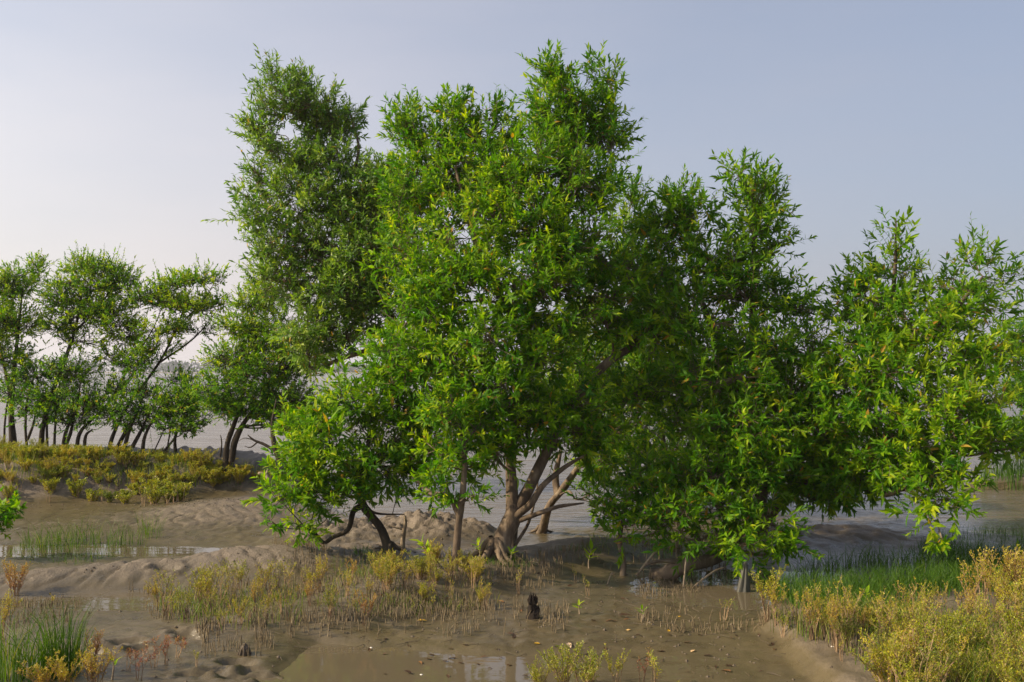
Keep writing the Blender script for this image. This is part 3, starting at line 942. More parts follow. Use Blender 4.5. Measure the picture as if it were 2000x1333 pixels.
# --- big right-hand tree with a horizontal limb
tree('mangrove_tree', 'wide right-hand mangrove with bright sunlit leaves on a low horizontal limb', AV,
     [[g3(1475, 1030, .11), (1520, 985, 11.0, .095), (1580, 945, 10.7, .08), (1650, 915, 10.3, .065), (1730, 900, 9.9, .055), (1810, 890, 9.6, .055), (1870, 850, 9.4, .035), (1920, 780, 9.4, .012)],
      [(1570, 950, 10.7, .07), (1640, 860, 10.6, .06), (1710, 720, 10.7, .045), (1745, 560, 10.8, .025), (1750, 430, 10.8, .007)],
      [(1640, 920, 10.3, .045), (1690, 952, 10.1, .04), (1730, 965, 9.8, .034), (1768, 955, 9.6, .028), (1812, 985, 9.3, .014)],
      [(1850, 870, 9.5, .04), (1822, 925, 9.3, .026), (1815, 960, 9.2, .012)],
      [(1710, 720, 10.7, .04), (1830, 640, 10.3, .03), (1920, 540, 10.4, .01)]],
     [(1748, 450, 10.8, 24, 44, .22, {'up': 1.3, 'd': .55, 'tw': .34}), (1745, 520, 10.8, 56, 36, .35, {'up': .9, 'd': .8}), (1680, 540, 10.9, 46, 36, .35, {'up': .8, 'd': .7}), (1720, 585, 10.7, 82, 50, .45), (1645, 600, 11.0, 40, 46, .35),
      (1905, 500, 10.5, 46, 34, .3, {'up': .9, 'd': .7}), (1850, 545, 10.5, 66, 40, .4, {'d': .8}), (1955, 545, 10.5, 40, 30, .3, {'d': .6}), (1880, 600, 10.3, 76, 50, .4, {'tone': .08}), (1790, 625, 10.2, 90, 60, .45, {'tone': .06}), (1985, 530, 10.6, 20, 20, .2, {'d': .6}),
      (1690, 660, 10.3, 76, 50, .45), (1850, 690, 9.9, 92, 60, .45, {'tone': .12}), (1930, 680, 9.9, 50, 60, .4, {'tone': .1}), (1740, 720, 9.9, 90, 56, .45, {'tone': .06}), (1650, 740, 10.1, 76, 56, .45), (1830, 780, 9.5, 96, 58, .45, {'tone': .12}), (1920, 780, 9.5, 60, 60, .4, {'tone': .1}),
      (1720, 800, 9.7, 86, 52, .45, {'tone': .02}), (1620, 820, 10.0, 80, 56, .45), (1930, 850, 9.4, 60, 46, .4, {'tone': .08}), (1850, 860, 9.3, 76, 46, .4, {'tone': .1}), (1740, 860, 9.6, 80, 50, .4), (1680, 900, 10.0, 86, 46, .4, {'up': .2}), (1590, 940, 10.4, 80, 46, .4, {'up': .2}), (1780, 880, 9.6, 60, 44, .35, {'up': .2}), (1510, 950, 10.6, 60, 46, .4, {'up': .2}), (1600, 890, 10.2, 66, 50, .4), (1660, 870, 10.1, 70, 40, .4), (1545, 870, 10.2, 50, 60, .4),
      (1850, 925, 9.2, 62, 36, .3, {'tone': .12}), (1795, 940, 9.2, 40, 30, .25, {'tone': .08}), (1850, 985, 9.1, 54, 30, .25, {'tone': .14, 'up': .0}), (1890, 950, 9.15, 30, 30, .25, {'tone': .12}), (1810, 1010, 9.1, 22, 20, .15, {'tone': .1, 'up': -.4}), (1985, 870, 9.5, 34, 30, .3), (1690, 935, 10.1, 60, 34, .3, {'up': .1, 'd': .8}), (1600, 960, 10.4, 50, 34, .3, {'up': .1}), (1640, 910, 10.0, 60, 40, .35, {'up': .2}), (1750, 930, 9.7, 50, 36, .3, {'up': .2}),
      (1840, 1055, 9.05, 9, 12, .06, {'tone': .18, 'up': -.2, 'd': .5, 'tw': .12})],
     61, L=.106, roots=6, parts=300, tone=.0)

# --- low dark thicket in front of the reclining trunk
b10 = g3(1216, 1124, .034)
tree('mangrove_tree', 'dark low mangrove with one knotted thin upright stem standing in the pool', AV,
     [[b10, (1218, 1095, b10[2], .032), (1210, 1060, b10[2], .03), (1218, 1010, b10[2], .024), (1235, 950, b10[2] + .1, .008)]],
     [(1215, 1010, b10[2], 52, 36, .3, {'tone': -.03}), (1265, 985, b10[2] + .1, 56, 40, .35, {'tone': -.03}), (1185, 975, b10[2] + .1, 32, 30, .25), (1255, 930, b10[2] + .3, 66, 46, .35), (1300, 1030, b10[2] + .1, 46, 26, .3, {'up': .1}), (1320, 930, b10[2] + .3, 46, 46, .35)],
     67, L=.092, parts=80)

# --- lighter shrubs seen through the gap behind
b11 = G(1330, 985)
for (spec, lab, sd) in (
        ([[(1310, 985, 15.2, .06), (1300, 900, 15.2, .05), (1285, 800, 15.2, .04), (1250, 700, 15.2, .015)], [(1310, 985, 15.2, .04), (1340, 880, 15.3, .03), (1390, 780, 15.4, .012)], [(1300, 930, 15.2, .03), (1260, 850, 15.1, .02), (1225, 760, 15.1, .008)],
          [(1245, 985, 15.0, .03), (1235, 900, 15.0, .024), (1215, 800, 15.0, .01)]],
         'sunlit yellow green mangrove with several pale stems seen through the gap behind the fork', 71),
        ([[(1420, 975, 15.6, .06), (1400, 900, 15.6, .05), (1385, 830, 15.6, .04), (1395, 760, 15.6, .015)], [(1400, 900, 15.6, .03), (1450, 830, 15.6, .024), (1480, 760, 15.6, .01)]],
         'farther mangrove half hidden behind the reclining trunk', 73)):
    dx = 0 if sd == 71 else 110
    tree('mangrove_tree', lab, AV, spec,
         [(1230 + dx, 690, 15.2, 50, 50, .5, {'tone': .12}), (1290 + dx, 740, 15.3, 60, 50, .5, {'tone': .1}), (1240 + dx, 790, 15.0, 40, 36, .4, {'tone': .12, 'd': .7}), (1330 + dx, 820, 15.2, 60, 46, .5, {'tone': .08, 'd': .8}), (1290 + dx, 880, 15.0, 50, 40, .5, {'tone': .08, 'd': .7}), (1350 + dx, 920, 14.9, 60, 40, .5, {'tone': .06})]
         + ([(1180, 660, 15.4, 60, 40, .5, {'tone': .14}), (1100, 680, 15.5, 60, 46, .5, {'tone': .14}), (1110, 760, 15.4, 66, 50, .5, {'tone': .1}), (1180, 840, 15.3, 60, 46, .5, {'tone': .06}), (1160, 740, 15.4, 60, 50, .5, {'tone': .1}), (1150, 610, 15.5, 50, 40, .5, {'tone': .12})] if dx == 0 else []),
         sd, L=.095, simple=True, tone=.06, twr=.005)

# --- dark trees at the right edge behind
tree('mangrove_tree', 'dark distant mangrove at the right edge behind the bright sunlit leaves', AV,
     [[(2050, 905, 17.9, .08), (2040, 830, 17.8, .06), (2010, 740, 17.6, .045), (1995, 650, 17.6, .02)]],
     [(1985, 690, 17.5, 30, 50, .5), (2020, 640, 17.6, 50, 40, .6), (1990, 780, 17.4, 36, 50, .5), (2040, 740, 17.4, 60, 60, .6), (1975, 840, 17.4, 46, 34, .5), (2040, 830, 17.4, 50, 40, .6), (1930, 870, 17.4, 36, 20, .4)],
     79, L=.11, simple=True, tone=-.05, bark=M_DARKBARK)

# --- leafy bush poking in at the left edge
tree('mangrove_bush', 'rounded green leaves of a bush reaching in at the left edge above the pool', 'bush',
     [[g3(-60, 1090, .03), (-40, 1050, 10.6, .022), (-10, 1020, 10.55, .014), (20, 990, 10.5, .006)]],
     [(18, 1000, 10.5, 24, 17, .15, {'d': .9}), (-5, 1030, 10.5, 24, 20, .18), (-40, 1000, 10.6, 40, 40, .25), (35, 985, 10.5, 10, 9, .08, {'d': .9})],
     83, L=.085, wid=.42, parts=40, tw=.14, per=10, tone=.06)

# --- row of trees on the far bank at the left
BK = 'mangroves in a row on the grassy bank'
ROW = [
    ('leftmost tree of the bank row, one stout dark straight trunk', [[(26, 872, 17.4, .075), (22, 800, 17.4, .06), (30, 700, 17.4, .045), (45, 560, 17.5, .012)], [(8, 872, 17.3, .02), (10, 820, 17.3, .018), (22, 740, 17.3, .01)], [(24, 790, 17.4, .035), (5, 700, 17.4, .02), (-10, 620, 17.4, .008)]],
     [(35, 545, 17.5, 44, 36, .6), (72, 515, 17.5, 24, 22, .4, {'up': .9, 'd': .8}), (8, 560, 17.4, 40, 34, .5), (25, 620, 17.4, 50, 40, .6), (15, 690, 17.4, 44, 34, .5, {'gap': .44}), (-40, 620, 17.5, 60, 80, .7), (20, 760, 17.3, 36, 40, .5, {'gap': .44})]),
    ('bank tree with a slim forked trunk second from the left edge', [[(54, 872, 17.3, .03), (50, 830, 17.3, .026), (56, 770, 17.3, .022), (80, 700, 17.3, .008)], [(54, 860, 17.3, .024), (66, 825, 17.3, .02), (75, 770, 17.3, .008)]],
     [(70, 730, 17.3, 40, 30, .5, {'tone': .04}), (55, 790, 17.2, 40, 34, .5), (95, 770, 17.2, 36, 34, .5)]),
    ('bank tree with paired dark trunks carrying the tallest crown of the row', [[(78, 874, 17.2, .06), (86, 825, 17.2, .05), (105, 760, 17.3, .045), (145, 650, 17.4, .034), (165, 540, 17.5, .01)], [(92, 873, 17.2, .024), (92, 820, 17.2, .02), (98, 780, 17.2, .01)], [(145, 650, 17.4, .022), (200, 590, 17.5, .016), (240, 530, 17.5, .006)]],
     [(160, 510, 17.5, 42, 26, .5, {'up': .9}), (205, 520, 17.5, 34, 26, .5, {'up': .8}), (180, 550, 17.4, 60, 32, .6, {'tone': .03}), (125, 575, 17.4, 44, 36, .5), (235, 545, 17.5, 34, 34, .5), (170, 605, 17.4, 60, 34, .6, {'tone': .04}), (110, 630, 17.4, 30, 34, .4, {'gap': .46}), (225, 610, 17.4, 40, 40, .5, {'gap': .44}), (165, 660, 17.4, 50, 20, .4, {'gap': .48, 'd': .6})]),
    ('short leafy bank tree on a thin upright trunk under the tallest crown', [[(105, 872, 17.1, .026), (108, 830, 17.1, .022), (112, 770, 17.1, .014), (130, 700, 17.1, .006)]],
     [(140, 720, 17.1, 44, 34, .5, {'tone': .04}), (120, 775, 17.0, 44, 40, .5), (90, 820, 17.0, 30, 28, .4), (170, 770, 17.0, 36, 40, .5)]),
    ('bank tree whose two trunks lean right from one foot', [[(122, 878, 17.0, .042), (128, 845, 17.0, .038), (148, 800, 17.0, .03), (160, 730, 17.0, .008)], [(128, 874, 17.0, .036), (138, 845, 17.0, .03), (146, 815, 17.0, .01)]],
     [(150, 820, 16.9, 44, 30, .45), (130, 835, 16.9, 30, 20, .35), (180, 800, 16.9, 34, 30, .4)]),
    ('bank tree with a sparse spreading top and steeply leaning trunk', [[(148, 878, 17.0, .042), (160, 840, 17.0, .036), (210, 790, 17.1, .026), (250, 720, 17.2, .02), (300, 640, 17.3, .012), (330, 560, 17.3, .004)], [(205, 795, 17.1, .02), (260, 730, 17.1, .012), (300, 690, 17.1, .005)], [(165, 872, 17.0, .03), (168, 850, 17.0, .026), (180, 840, 17.0, .012)]],
     [(290, 580, 17.3, 46, 30, .5), (320, 560, 17.3, 30, 22, .4, {'d': .7}), (240, 640, 17.2, 36, 40, .5, {'gap': .46, 'tone': .1}), (270, 700, 17.2, 40, 34, .45, {'gap': .48, 'tone': .06}), (210, 690, 17.2, 30, 24, .4, {'gap': .46, 'd': .7}), (235, 760, 17.1, 40, 30, .45)]),
    ('bank tree with thin clear trunk and flat open top spreading right', [[(208, 876, 17.0, .045), (222, 848, 17.0, .04), (245, 800, 17.0, .034), (310, 710, 17.1, .028), (345, 640, 17.2, .02), (370, 570, 17.2, .006)], [(310, 710, 17.1, .02), (380, 660, 17.2, .013), (425, 605, 17.2, .005)], [(345, 640, 17.2, .012), (395, 590, 17.2, .01), (420, 550, 17.2, .004)]],
     [(355, 545, 17.2, 32, 22, .4, {'up': .8}), (395, 545, 17.2, 34, 18, .4), (425, 548, 17.2, 18, 12, .3), (330, 590, 17.2, 46, 26, .5, {'tone': .06}), (385, 595, 17.2, 50, 24, .5, {'tone': .08}), (425, 585, 17.2, 24, 16, .3, {'tone': .14}), (320, 640, 17.1, 44, 26, .45, {'gap': .47, 'tone': .08}), (390, 640, 17.1, 34, 24, .4, {'gap': .5, 'd': .5}), (300, 680, 17.1, 40, 26, .4, {'gap': .48, 'd': .7})]),
    ('bank tree with three close trunks slanting right above the shrubs', [[(240, 874, 16.9, .044), (252, 842, 16.9, .038), (270, 800, 16.9, .026), (290, 740, 16.9, .008)], [(228, 876, 16.9, .036), (248, 838, 16.9, .03), (262, 815, 16.9, .012)], [(258, 874, 16.9, .034), (275, 842, 16.9, .028), (285, 820, 16.9, .012)]],
     [(270, 800, 16.9, 50, 34, .5), (230, 815, 16.9, 34, 34, .45, {'tone': .05}), (300, 760, 16.9, 40, 32, .45), (275, 835, 16.8, 40, 18, .4), (340, 740, 17.0, 36, 26, .4, {'gap': .46})]),
    ('bank tree leaning right with a low dark crown brushing the shrubs', [[(276, 878, 16.8, .04), (284, 850, 16.8, .034), (310, 800, 16.8, .02), (330, 750, 16.8, .006)], [(302, 880, 16.8, .012), (320, 840, 16.8, .01), (330, 810, 16.8, .005)]],
     [(310, 815, 16.8, 46, 30, .45), (355, 800, 16.8, 42, 36, .45), (340, 840, 16.7, 44, 22, .4), (375, 760, 16.8, 36, 34, .45), (395, 830, 16.7, 26, 22, .35)]),
    ('bank tree of tangled thin stems at the right end of the dense row', [[(345, 882, 16.7, .036), (342, 855, 16.7, .03), (358, 820, 16.7, .02), (365, 780, 16.7, .006)], [(318, 884, 16.7, .02), (338, 860, 16.7, .018), (344, 848, 16.7, .01)], [(325, 884, 16.7, .014), (332, 846, 16.7, .012), (335, 826, 16.7, .006)]],
     [(365, 850, 16.7, 34, 16, .35), (380, 800, 16.7, 34, 30, .4), (340, 790, 16.7, 34, 26, .4)]),
    ('full rounded tree apart from the row on two dark trunks near the water', [[(438, 905, 16.3, .06), (444, 868, 16.3, .055), (455, 835, 16.3, .05), (475, 770, 16.4, .035), (490, 620, 16.5, .01)], [(452, 902, 16.3, .055), (460, 860, 16.3, .05), (485, 815, 16.3, .036), (540, 760, 16.3, .016), (570, 700, 16.3, .006)], [(430, 893, 16.3, .014), (433, 868, 16.3, .012), (431, 850, 16.3, .006)]],
     [(490, 590, 16.5, 48, 34, .5, {'tone': .03}), (535, 570, 16.6, 46, 34, .5), (470, 635, 16.4, 50, 34, .5, {'tone': .05}), (530, 640, 16.4, 60, 50, .6), (450, 690, 16.3, 56, 44, .55, {'tone': .05}), (520, 715, 16.2, 66, 50, .6), (440, 755, 16.2, 52, 46, .5), (500, 785, 16.2, 58, 46, .5, {'tone': -.02}), (575, 690, 16.3, 50, 56, .55), (565, 780, 16.2, 56, 50, .5), (450, 805, 16.2, 44, 30, .45), (540, 830, 16.2, 36, 22, .4), (590, 830, 16.2, 36, 36, .45)]),
]
for i, (lab, stems, lobes) in enumerate(ROW):
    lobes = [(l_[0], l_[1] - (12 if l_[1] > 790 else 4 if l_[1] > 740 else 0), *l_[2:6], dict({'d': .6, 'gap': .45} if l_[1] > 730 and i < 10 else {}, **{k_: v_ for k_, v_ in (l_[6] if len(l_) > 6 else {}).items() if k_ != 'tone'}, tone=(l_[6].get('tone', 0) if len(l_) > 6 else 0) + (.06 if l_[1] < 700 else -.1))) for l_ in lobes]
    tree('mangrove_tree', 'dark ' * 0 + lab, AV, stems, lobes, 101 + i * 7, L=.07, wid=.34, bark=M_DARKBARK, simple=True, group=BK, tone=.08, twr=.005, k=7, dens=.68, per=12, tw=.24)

# leafless dark limb between the row and the low bushy tree
b = Buf()
for s in ([(548, 905, 15.6, .05), (536, 870, 15.6, .045), (532, 830, 15.6, .03), (540, 780, 15.6, .01)], [(536, 880, 15.6, .028), (515, 868, 15.6, .024), (496, 860, 15.6, .018), (484, 850, 15.6, .008)], [(505, 862, 15.6, .014), (490, 874, 15.6, .01), (478, 872, 15.6, .004)], [(496, 860, 15.6, .01), (478, 856, 15.6, .006), (466, 862, 15.6, .003)]):
    V, T, _, _ = tube([P(*q[:3]) for q in s], [q[3] for q in s], 7, 4)
    b.add(V, T)
bp0 = P(548, 905, 15.6)
tag(link('bare_trunk', b.mesh('bare_trunk', M_DARKBARK, bp0, True), loc=bp0), 'dark bare trunk with a crooked leafless branch against the water', 'dead tree')

# ------------------------------------------------------------------ foliage meshes; the foremost leaves become parts
LEAF_ME = mesh('leaf', LT, LF, M_LEAF1)
LEAF_MEG = mesh('leaf', LT, LF, M_LEAFG1)
BEST = {}
cell = 9.0
for ti, t in enumerate(LEAFED):
    t['all'] = cat_leaves(t['lobes'])
    t['lob'] = np.repeat(np.arange(len(t['lobes'])), [len(l['o']) for l in t['lobes']])
    lv = t['all']
    px, py, z = proj(lv['o'] + lv['d'] * (lv['L'] * .5)[:, None])
    t['cell'] = (np.floor(px / cell) * 4096 + np.floor(py / cell)).astype(np.int64)
    t['z'] = z
    view = nrm(lv['o'] - CAMP)
    along = np.linalg.norm(lv['d'] - view * np.sum(lv['d'] * view, 1, keepdims=True), axis=1)
    t['size'] = lv['L'] * lv['W'] * along * (.15 + np.abs(np.sum(lv['n'] * view, 1))) / z ** 2 * ((px > 0) & (px < 2000) & (py > 0) & (py < 1333))
allc = np.concatenate([t['cell'] for t in LEAFED])
allz = np.concatenate([t['z'] for t in LEAFED])
order = np.lexsort((allz, allc))
first = np.ones(len(order), bool)
first[1:] = allc[order][1:] != allc[order][:-1]
front = np.zeros(len(order), bool)
front[order[first]] = True
run = np.arange(len(order)) - np.maximum.accumulate(np.where(first, np.arange(len(order)), 0))
nearby = np.zeros(len(order), bool)
nearby[order[run < 1]] = True          # folded blades for what shows, flat ones deeper in
at = 0
for t in LEAFED:
    n_ = len(t['z'])
    fr = front[at:at + n_]
    nb_ = nearby[at:at + n_]
    at += n_
    pick = np.zeros(n_, bool)
    if t['parts']:
        s = np.where(fr, t['size'], 0)
        ids = np.argsort(-s)[:t['parts']]
        ids = ids[s[ids] > 0]
        pick[ids] = True
        lv = t['all']
        for i in ids:
            d, nn = lv['d'][i], lv['n'][i]
            sd = np.cross(nn, d)
            o = link('leaf', LEAF_MEG if t['mat'] is M_LEAFG else LEAF_ME, t['root'])
            q = lv['o'][i] - t['base']
            o.matrix_local = Matrix([[d[r] * lv['L'][i], sd[r] * lv['W'][i], nn[r] * lv['L'][i] * lv['c'][i], q[r]] for r in range(3)] + [[0, 0, 0, 1]])
            o['tint'] = float(lv['tint'][i])
    for li in range(len(t['lobes'])):
        m = (t['lob'] == li) & ~pick
        if not m.any():
            continue
        bl = Buf()
        for mm, simp in ((m & nb_, t['simple']), (m & ~nb_, True)):
            if mm.any():
                bl.add(*leaf_mesh_arrays(sub_leaves(t['all'], mm), simp))
        link('foliage', bl.mesh('foliage', t['mat'], t['base']), t['root'], kind='stuff')

# ------------------------------------------------------------------ low plants
def inpoly(px, py, poly):
    ins = np.zeros(len(px), bool)
    j = len(poly) - 1
    for i in range(len(poly)):
        xi, yi = poly[i]
        xj, yj = poly[j]
        c = ((yi > py) != (yj > py)) & (px < (xj - xi) * (py - yi) / (yj - yi + 1e-9) + xi)
        ins ^= c
        j = i
    return ins


def scatter(rng, poly, n, clump=0.0, cs=2.0):
    """n ground points, even in the world, inside the part of the ground seen within a photo polygon."""
    c = np.array([G(*q) for q in poly])
    lo, hi = c.min(0), c.max(0)
    out = np.zeros((0, 3))
    for _ in range(60):
        x = rng.uniform(lo[0] - .3, hi[0] + .3, n * 4)
        y = rng.uniform(lo[1] - .3, hi[1] + .3, n * 4)
        z = hgt(x, y)
        px, py, _z = proj(np.column_stack([x, y, z]))
        m = inpoly(px, py, poly)
        if clump:
            m &= rng.uniform(size=len(x)) < np.clip((noise(x * cs, y * cs, 0, 61) - .5) * 3 * clump + .5, 0.02, 1)
        out = np.vstack([out, np.column_stack([x, y, z])[m]])
        if len(out) >= n:
            break
    return out[:n]


def seablite_arrays(seed, h=.32, ns=7, spread=.5, nb=6, nl=10, ll=.02, lw=.0055, bare=.35):
    rng = np.random.default_rng(seed)
    st, lf = Buf(), Buf()
    for _ in range(ns):
        a = rng.uniform(0, 6.28)
        hh = h * rng.uniform(.6, 1.08)
        b_ = np.array([math.cos(a), math.sin(a), 0]) * rng.uniform(0, .035)
        lean = np.array([math.cos(a), math.sin(a), 0]) * spread * hh * rng.uniform(.2, 1)
        pts = np.array([b_ + np.array([0, 0, -.02]), b_ + lean * .25 + np.array([0, 0, hh * .4]), b_ + lean * .6 + np.array([0, 0, hh * .75]), b_ + lean + np.array([0, 0, hh])])
        pts[1:] += rng.normal(size=(3, 3)) * .008
        V, T = prisms(pts[:-1], pts[1:], [.0042, .0032, .0022], [.0032, .0022, .0008], 3)
        st.add(V, T)
        p0, p1 = [], []
        for k_ in range(nb):
            t = bare + (1 - bare) * (k_ + rng.uniform(0, 1)) / nb * .92
            f = t * 3
            i = min(2, int(f))
            q = pts[i] + (pts[i + 1] - pts[i]) * (f - i)
            aa = rng.uniform(0, 6.28)
            dd = nrm(np.array([math.cos(aa) * .6, math.sin(aa) * .6, 1.0]))
            p0.append(q)
            p1.append(q + dd * h * rng.uniform(.16, .34) * (1.2 - .7 * t))
        p0, p1 = np.array(p0), np.array(p1)
        V, T = prisms(p0, p1, .0017, .0008, 3)
        st.add(V, T)
        s0 = np.vstack([p0, pts[2:3] * .5 + pts[1:2] * .5, pts[2:3]])
        s1 = np.vstack([p1, pts[2:3], pts[3:4]])
        m = len(s0)
        t = rng.uniform(.1, 1.02, (m, nl))
        o = s0[:, None] + (s1 - s0)[:, None] * t[..., None]
        d = nrm(nrm(s1 - s0)[:, None] * .75 + rng.normal(size=(m, nl, 3)) * .55)
        o, d = o.reshape(-1, 3), d.reshape(-1, 3)
        L_ = ll * rng.uniform(.6, 1.2, len(o))
        w = perp(d)
        ph = rng.uniform(0, 6.28, len(o))
        w = w * np.cos(ph)[:, None] + np.cross(d, w) * np.sin(ph)[:, None]
        V = np.stack([o, o + d * (L_ * .5)[:, None] + w * lw * .5, o + d * L_[:, None], o + d * (L_ * .5)[:, None] - w * lw * .5], 1).reshape(-1, 3)
        kk = np.arange(len(o))[:, None] * 4
        T = np.vstack([kk + np.array([0, 1, 2]), kk + np.array([0, 2, 3])])
        tint = np.clip(.5 + .25 * rng.normal(size=len(o)) - .5 * (o[:, 2] / h - .75), 0, 1)
        lf.add(V, T, np.repeat(tint, 4))
    return st, lf


KINDS = {'upright': [(.36, 7, .35, 7, 13, .018, .005, .4), (.32, 6, .4, 7, 14, .018, .005, .36), (.4, 8, .3, 8, 12, .018, .005, .5)],
         'round': [(.28, 13, .75, 9, 15, .017, .0048, .12), (.24, 14, .85, 9, 15, .017, .0048, .1), (.32, 13, .65, 10, 15, .017, .0048, .18)],
         'mat': [(.17, 16, 1.0, 7, 13, .022, .0075, .02), (.14, 17, 1.15, 7, 13, .022, .0075, .02), (.2, 15, .9, 8, 13, .022, .0075, .04)],
         'bare': [(.42, 6, .35, 5, 9, .017, .0048, .68), (.36, 5, .45, 5, 9, .017, .0048, .65), (.34, 8, .3, 5, 8, .017, .0048, .6)],
         'thin': [(.26, 3, .3, 4, 7, .016, .0045, .45), (.2, 2, .3, 4, 7, .016, .0045, .5), (.24, 4, .35, 4, 6, .016, .0045, .5)],
         'star': [(.2, 4, .5, 4, 8, .03, .004, .5), (.16, 3, .5, 4, 8, .03, .004, .5)]}
PROTO = {}
sd = 900
for k_, specs in KINDS.items():
    PROTO[k_] = []
    for sp in specs:
        sd += 1
        a, b = seablite_arrays(sd, *sp)
        PROTO[k_].append((a.mesh('stem', M_STEM), b.mesh('foliage', M_SEA), a, b))


def shrub(rng, kind, pos, scale, tone, label, group=None, name='seablite_shrub'):
    me = PROTO[kind][rng.integers(len(PROTO[kind]))]
    o = empty(name, pos)
    tag(o, label, 'shrub', group)
    o.rotation_euler = (rng.normal() * .06, rng.normal() * .06, rng.uniform(0, 6.28))
    o.scale = (scale * rng.uniform(.85, 1.2), scale * rng.uniform(.85, 1.2), scale)
    link('stem', me[0], o)
    f = link('foliage', me[1], o)
    f['tone'] = float(tone)
    return o


rng = np.random.default_rng(77)
# single ones that the photo sets apart
SOLO = [
    ('round', 1105, 1350, .95, .27, 'bushiest yellow green seablite shrub at the bottom edge in front of the pool'),
    ('round', 1055, 1352, .6, .3, 'small seablite at the bottom edge touching the left of the bushiest one'),
    ('round', 1142, 1352, .85, .26, 'upright seablite at the bottom edge touching the right of the bushiest one'),
    ('upright', 1205, 1352, .75, .38, 'small yellow seablite at the bottom edge between the bushy one and the red one'),
    ('thin', 1250, 1350, 1.0, .9, 'reddish brown seablite at the bottom edge over the wet mud'),
    ('star', 1280, 1348, 1.0, .4, 'sparse yellow seablite seedling right of the reddish one at the bottom edge'),
    ('thin', 1330, 1352, .5, .3, 'tiny green seedling low at the bottom edge of the pool'),
    ('upright', 948, 1190, .62, .55, 'orange and yellow seablite shrub standing alone left of the black stump'),
    ('round', 940, 1185, .5, .42, 'compact golden seablite crowding the lone orange one near the stump'),
    ('thin', 1012, 1160, .9, .4, 'pale yellow wispy seablite just left of the black stump'),
    ('thin', 1150, 1165, .7, .3, 'faint green wispy seablite on the wet mud under the trees'),
    ('thin', 1125, 1140, .6, .42, 'faint yellow wispy seablite on the wet mud near the fork'),
    ('upright', 1500, 1212, 1.15, .36, 'tall leaning seablite on pinkish stems at the corner of the right-hand thicket'),
    ('upright', 1515, 1222, 1.0, .5, 'bare stemmed seablite behind the corner of the right-hand thicket'),
    ('thin', 1412, 1212, .9, .22, 'slim green seablite standing in the strip of breathing roots'),
    ('thin', 1642, 1292, .7, .4, 'yellow seablite sprig hanging over the pale mud scarp'),
    ('round', 30, 1165, 1.0, .76, 'large rust orange seablite shrub at the left edge by the channel'),
    ('upright', 5, 1250, .8, .55, 'yellow orange seablite behind the grass at the left edge'),
    ('round', 185, 1345, .8, .62, 'orange seablite at the bottom edge right of the grass tuft'),
    ('round', 125, 1348, .8, .55, 'orange yellow seablite at the bottom edge under the grass tuft'),
    ('round', 85, 1350, .7, .6, 'low orange seablite at the bottom left corner'),
    ('upright', 180, 1310, .6, .86, 'dark red brown seablite right of the tall grass tuft'),
    ('star', 248, 1312, .8, .93, 'spidery red seedling on the mud flat, leftmost of the red ones'),
    ('star', 268, 1330, .85, .98, 'brightest red seedling low on the mud flat'),
    ('star', 300, 1305, .85, .93, 'red seedling with dark stems by the footprints'),
    ('star', 322, 1300, .85, .95, 'tall red seedling, rightmost of the red ones'),
    ('star', 345, 1285, .8, .93, 'small dull red seedling beyond the other red ones'),
    ('thin', 95, 1190, .8, .5, 'pale dry seablite sprig behind the tall grass tuft'),
    ('thin', 382, 1320, .8, .3, 'green seablite sprig on the open mud left of the rotten root'),
    ('round', 300, 1170, .55, .55, 'olive wispy seablite at the left end of the yellow patch'),
]
for kd, px, py, sc, tn, lab in SOLO:
    shrub(rng, kd, G(px, min(py, 1352)), sc, tn, lab)


def patch(poly, n, kinds, sc, tones, where, group, clump=0.0, cs=2.0, names=None):
    pts = scatter(rng, poly, n, clump, cs)
    for p in pts:
        tn = float(np.clip(rng.normal(*tones), .05, 1))
        kd = kinds[rng.integers(len(kinds))]
        hue = 'olive green' if tn < .3 else 'yellow green' if tn < .46 else 'golden' if tn < .62 else 'rust orange' if tn < .85 else 'reddish'
        s_ = rng.uniform(*sc)
        u_ = (s_ - sc[0]) / (sc[1] - sc[0])
        size = 'small' if u_ < .33 else 'mid-sized' if u_ < .7 else 'large'
        qx, qy, _ = proj(p)
        if names:
            e_ = [q[0] for q in poly]
            v_ = (qx - max(0, min(e_))) / (min(2000, max(e_)) - max(0, min(e_)))
            place = names[0] if v_ < .34 else names[1] if v_ < .67 else names[2]
        else:
            place = where
        shrub(rng, kd, p, s_, tn, f'{size} {hue} seablite {place}', group)


def filler(poly, n, kinds, sc, tone, name, label, clump=0.0, cs=2.0):
    """The rest of a thicket that nobody could count: one joined mesh of stems and leaves."""
    bs, bl = Buf(), Buf()
    for p in scatter(rng, poly, n, clump, cs):
        kd = kinds[rng.integers(len(kinds))]
        pr = PROTO[kd][rng.integers(len(PROTO[kd]))]
        a, s_ = rng.uniform(0, 6.28), rng.uniform(*sc)
        R = np.array([[math.cos(a), -math.sin(a), 0], [math.sin(a), math.cos(a), 0], [0, 0, 1]]) * s_
        for src, dst in ((pr[2], bs), (pr[3], bl)):
            dst.add(np.concatenate(src.V) @ R.T + p, np.concatenate(src.T), np.clip(np.concatenate(src.A) + rng.normal() * .2, 0, 1))
    o = tag(link(name, bl.mesh(name, M_SEA)), label, 'ground cover', kind='stuff')
    o['tone'] = tone
    st = link('stem', bs.mesh('stem', M_STEM), o, kind='stuff')


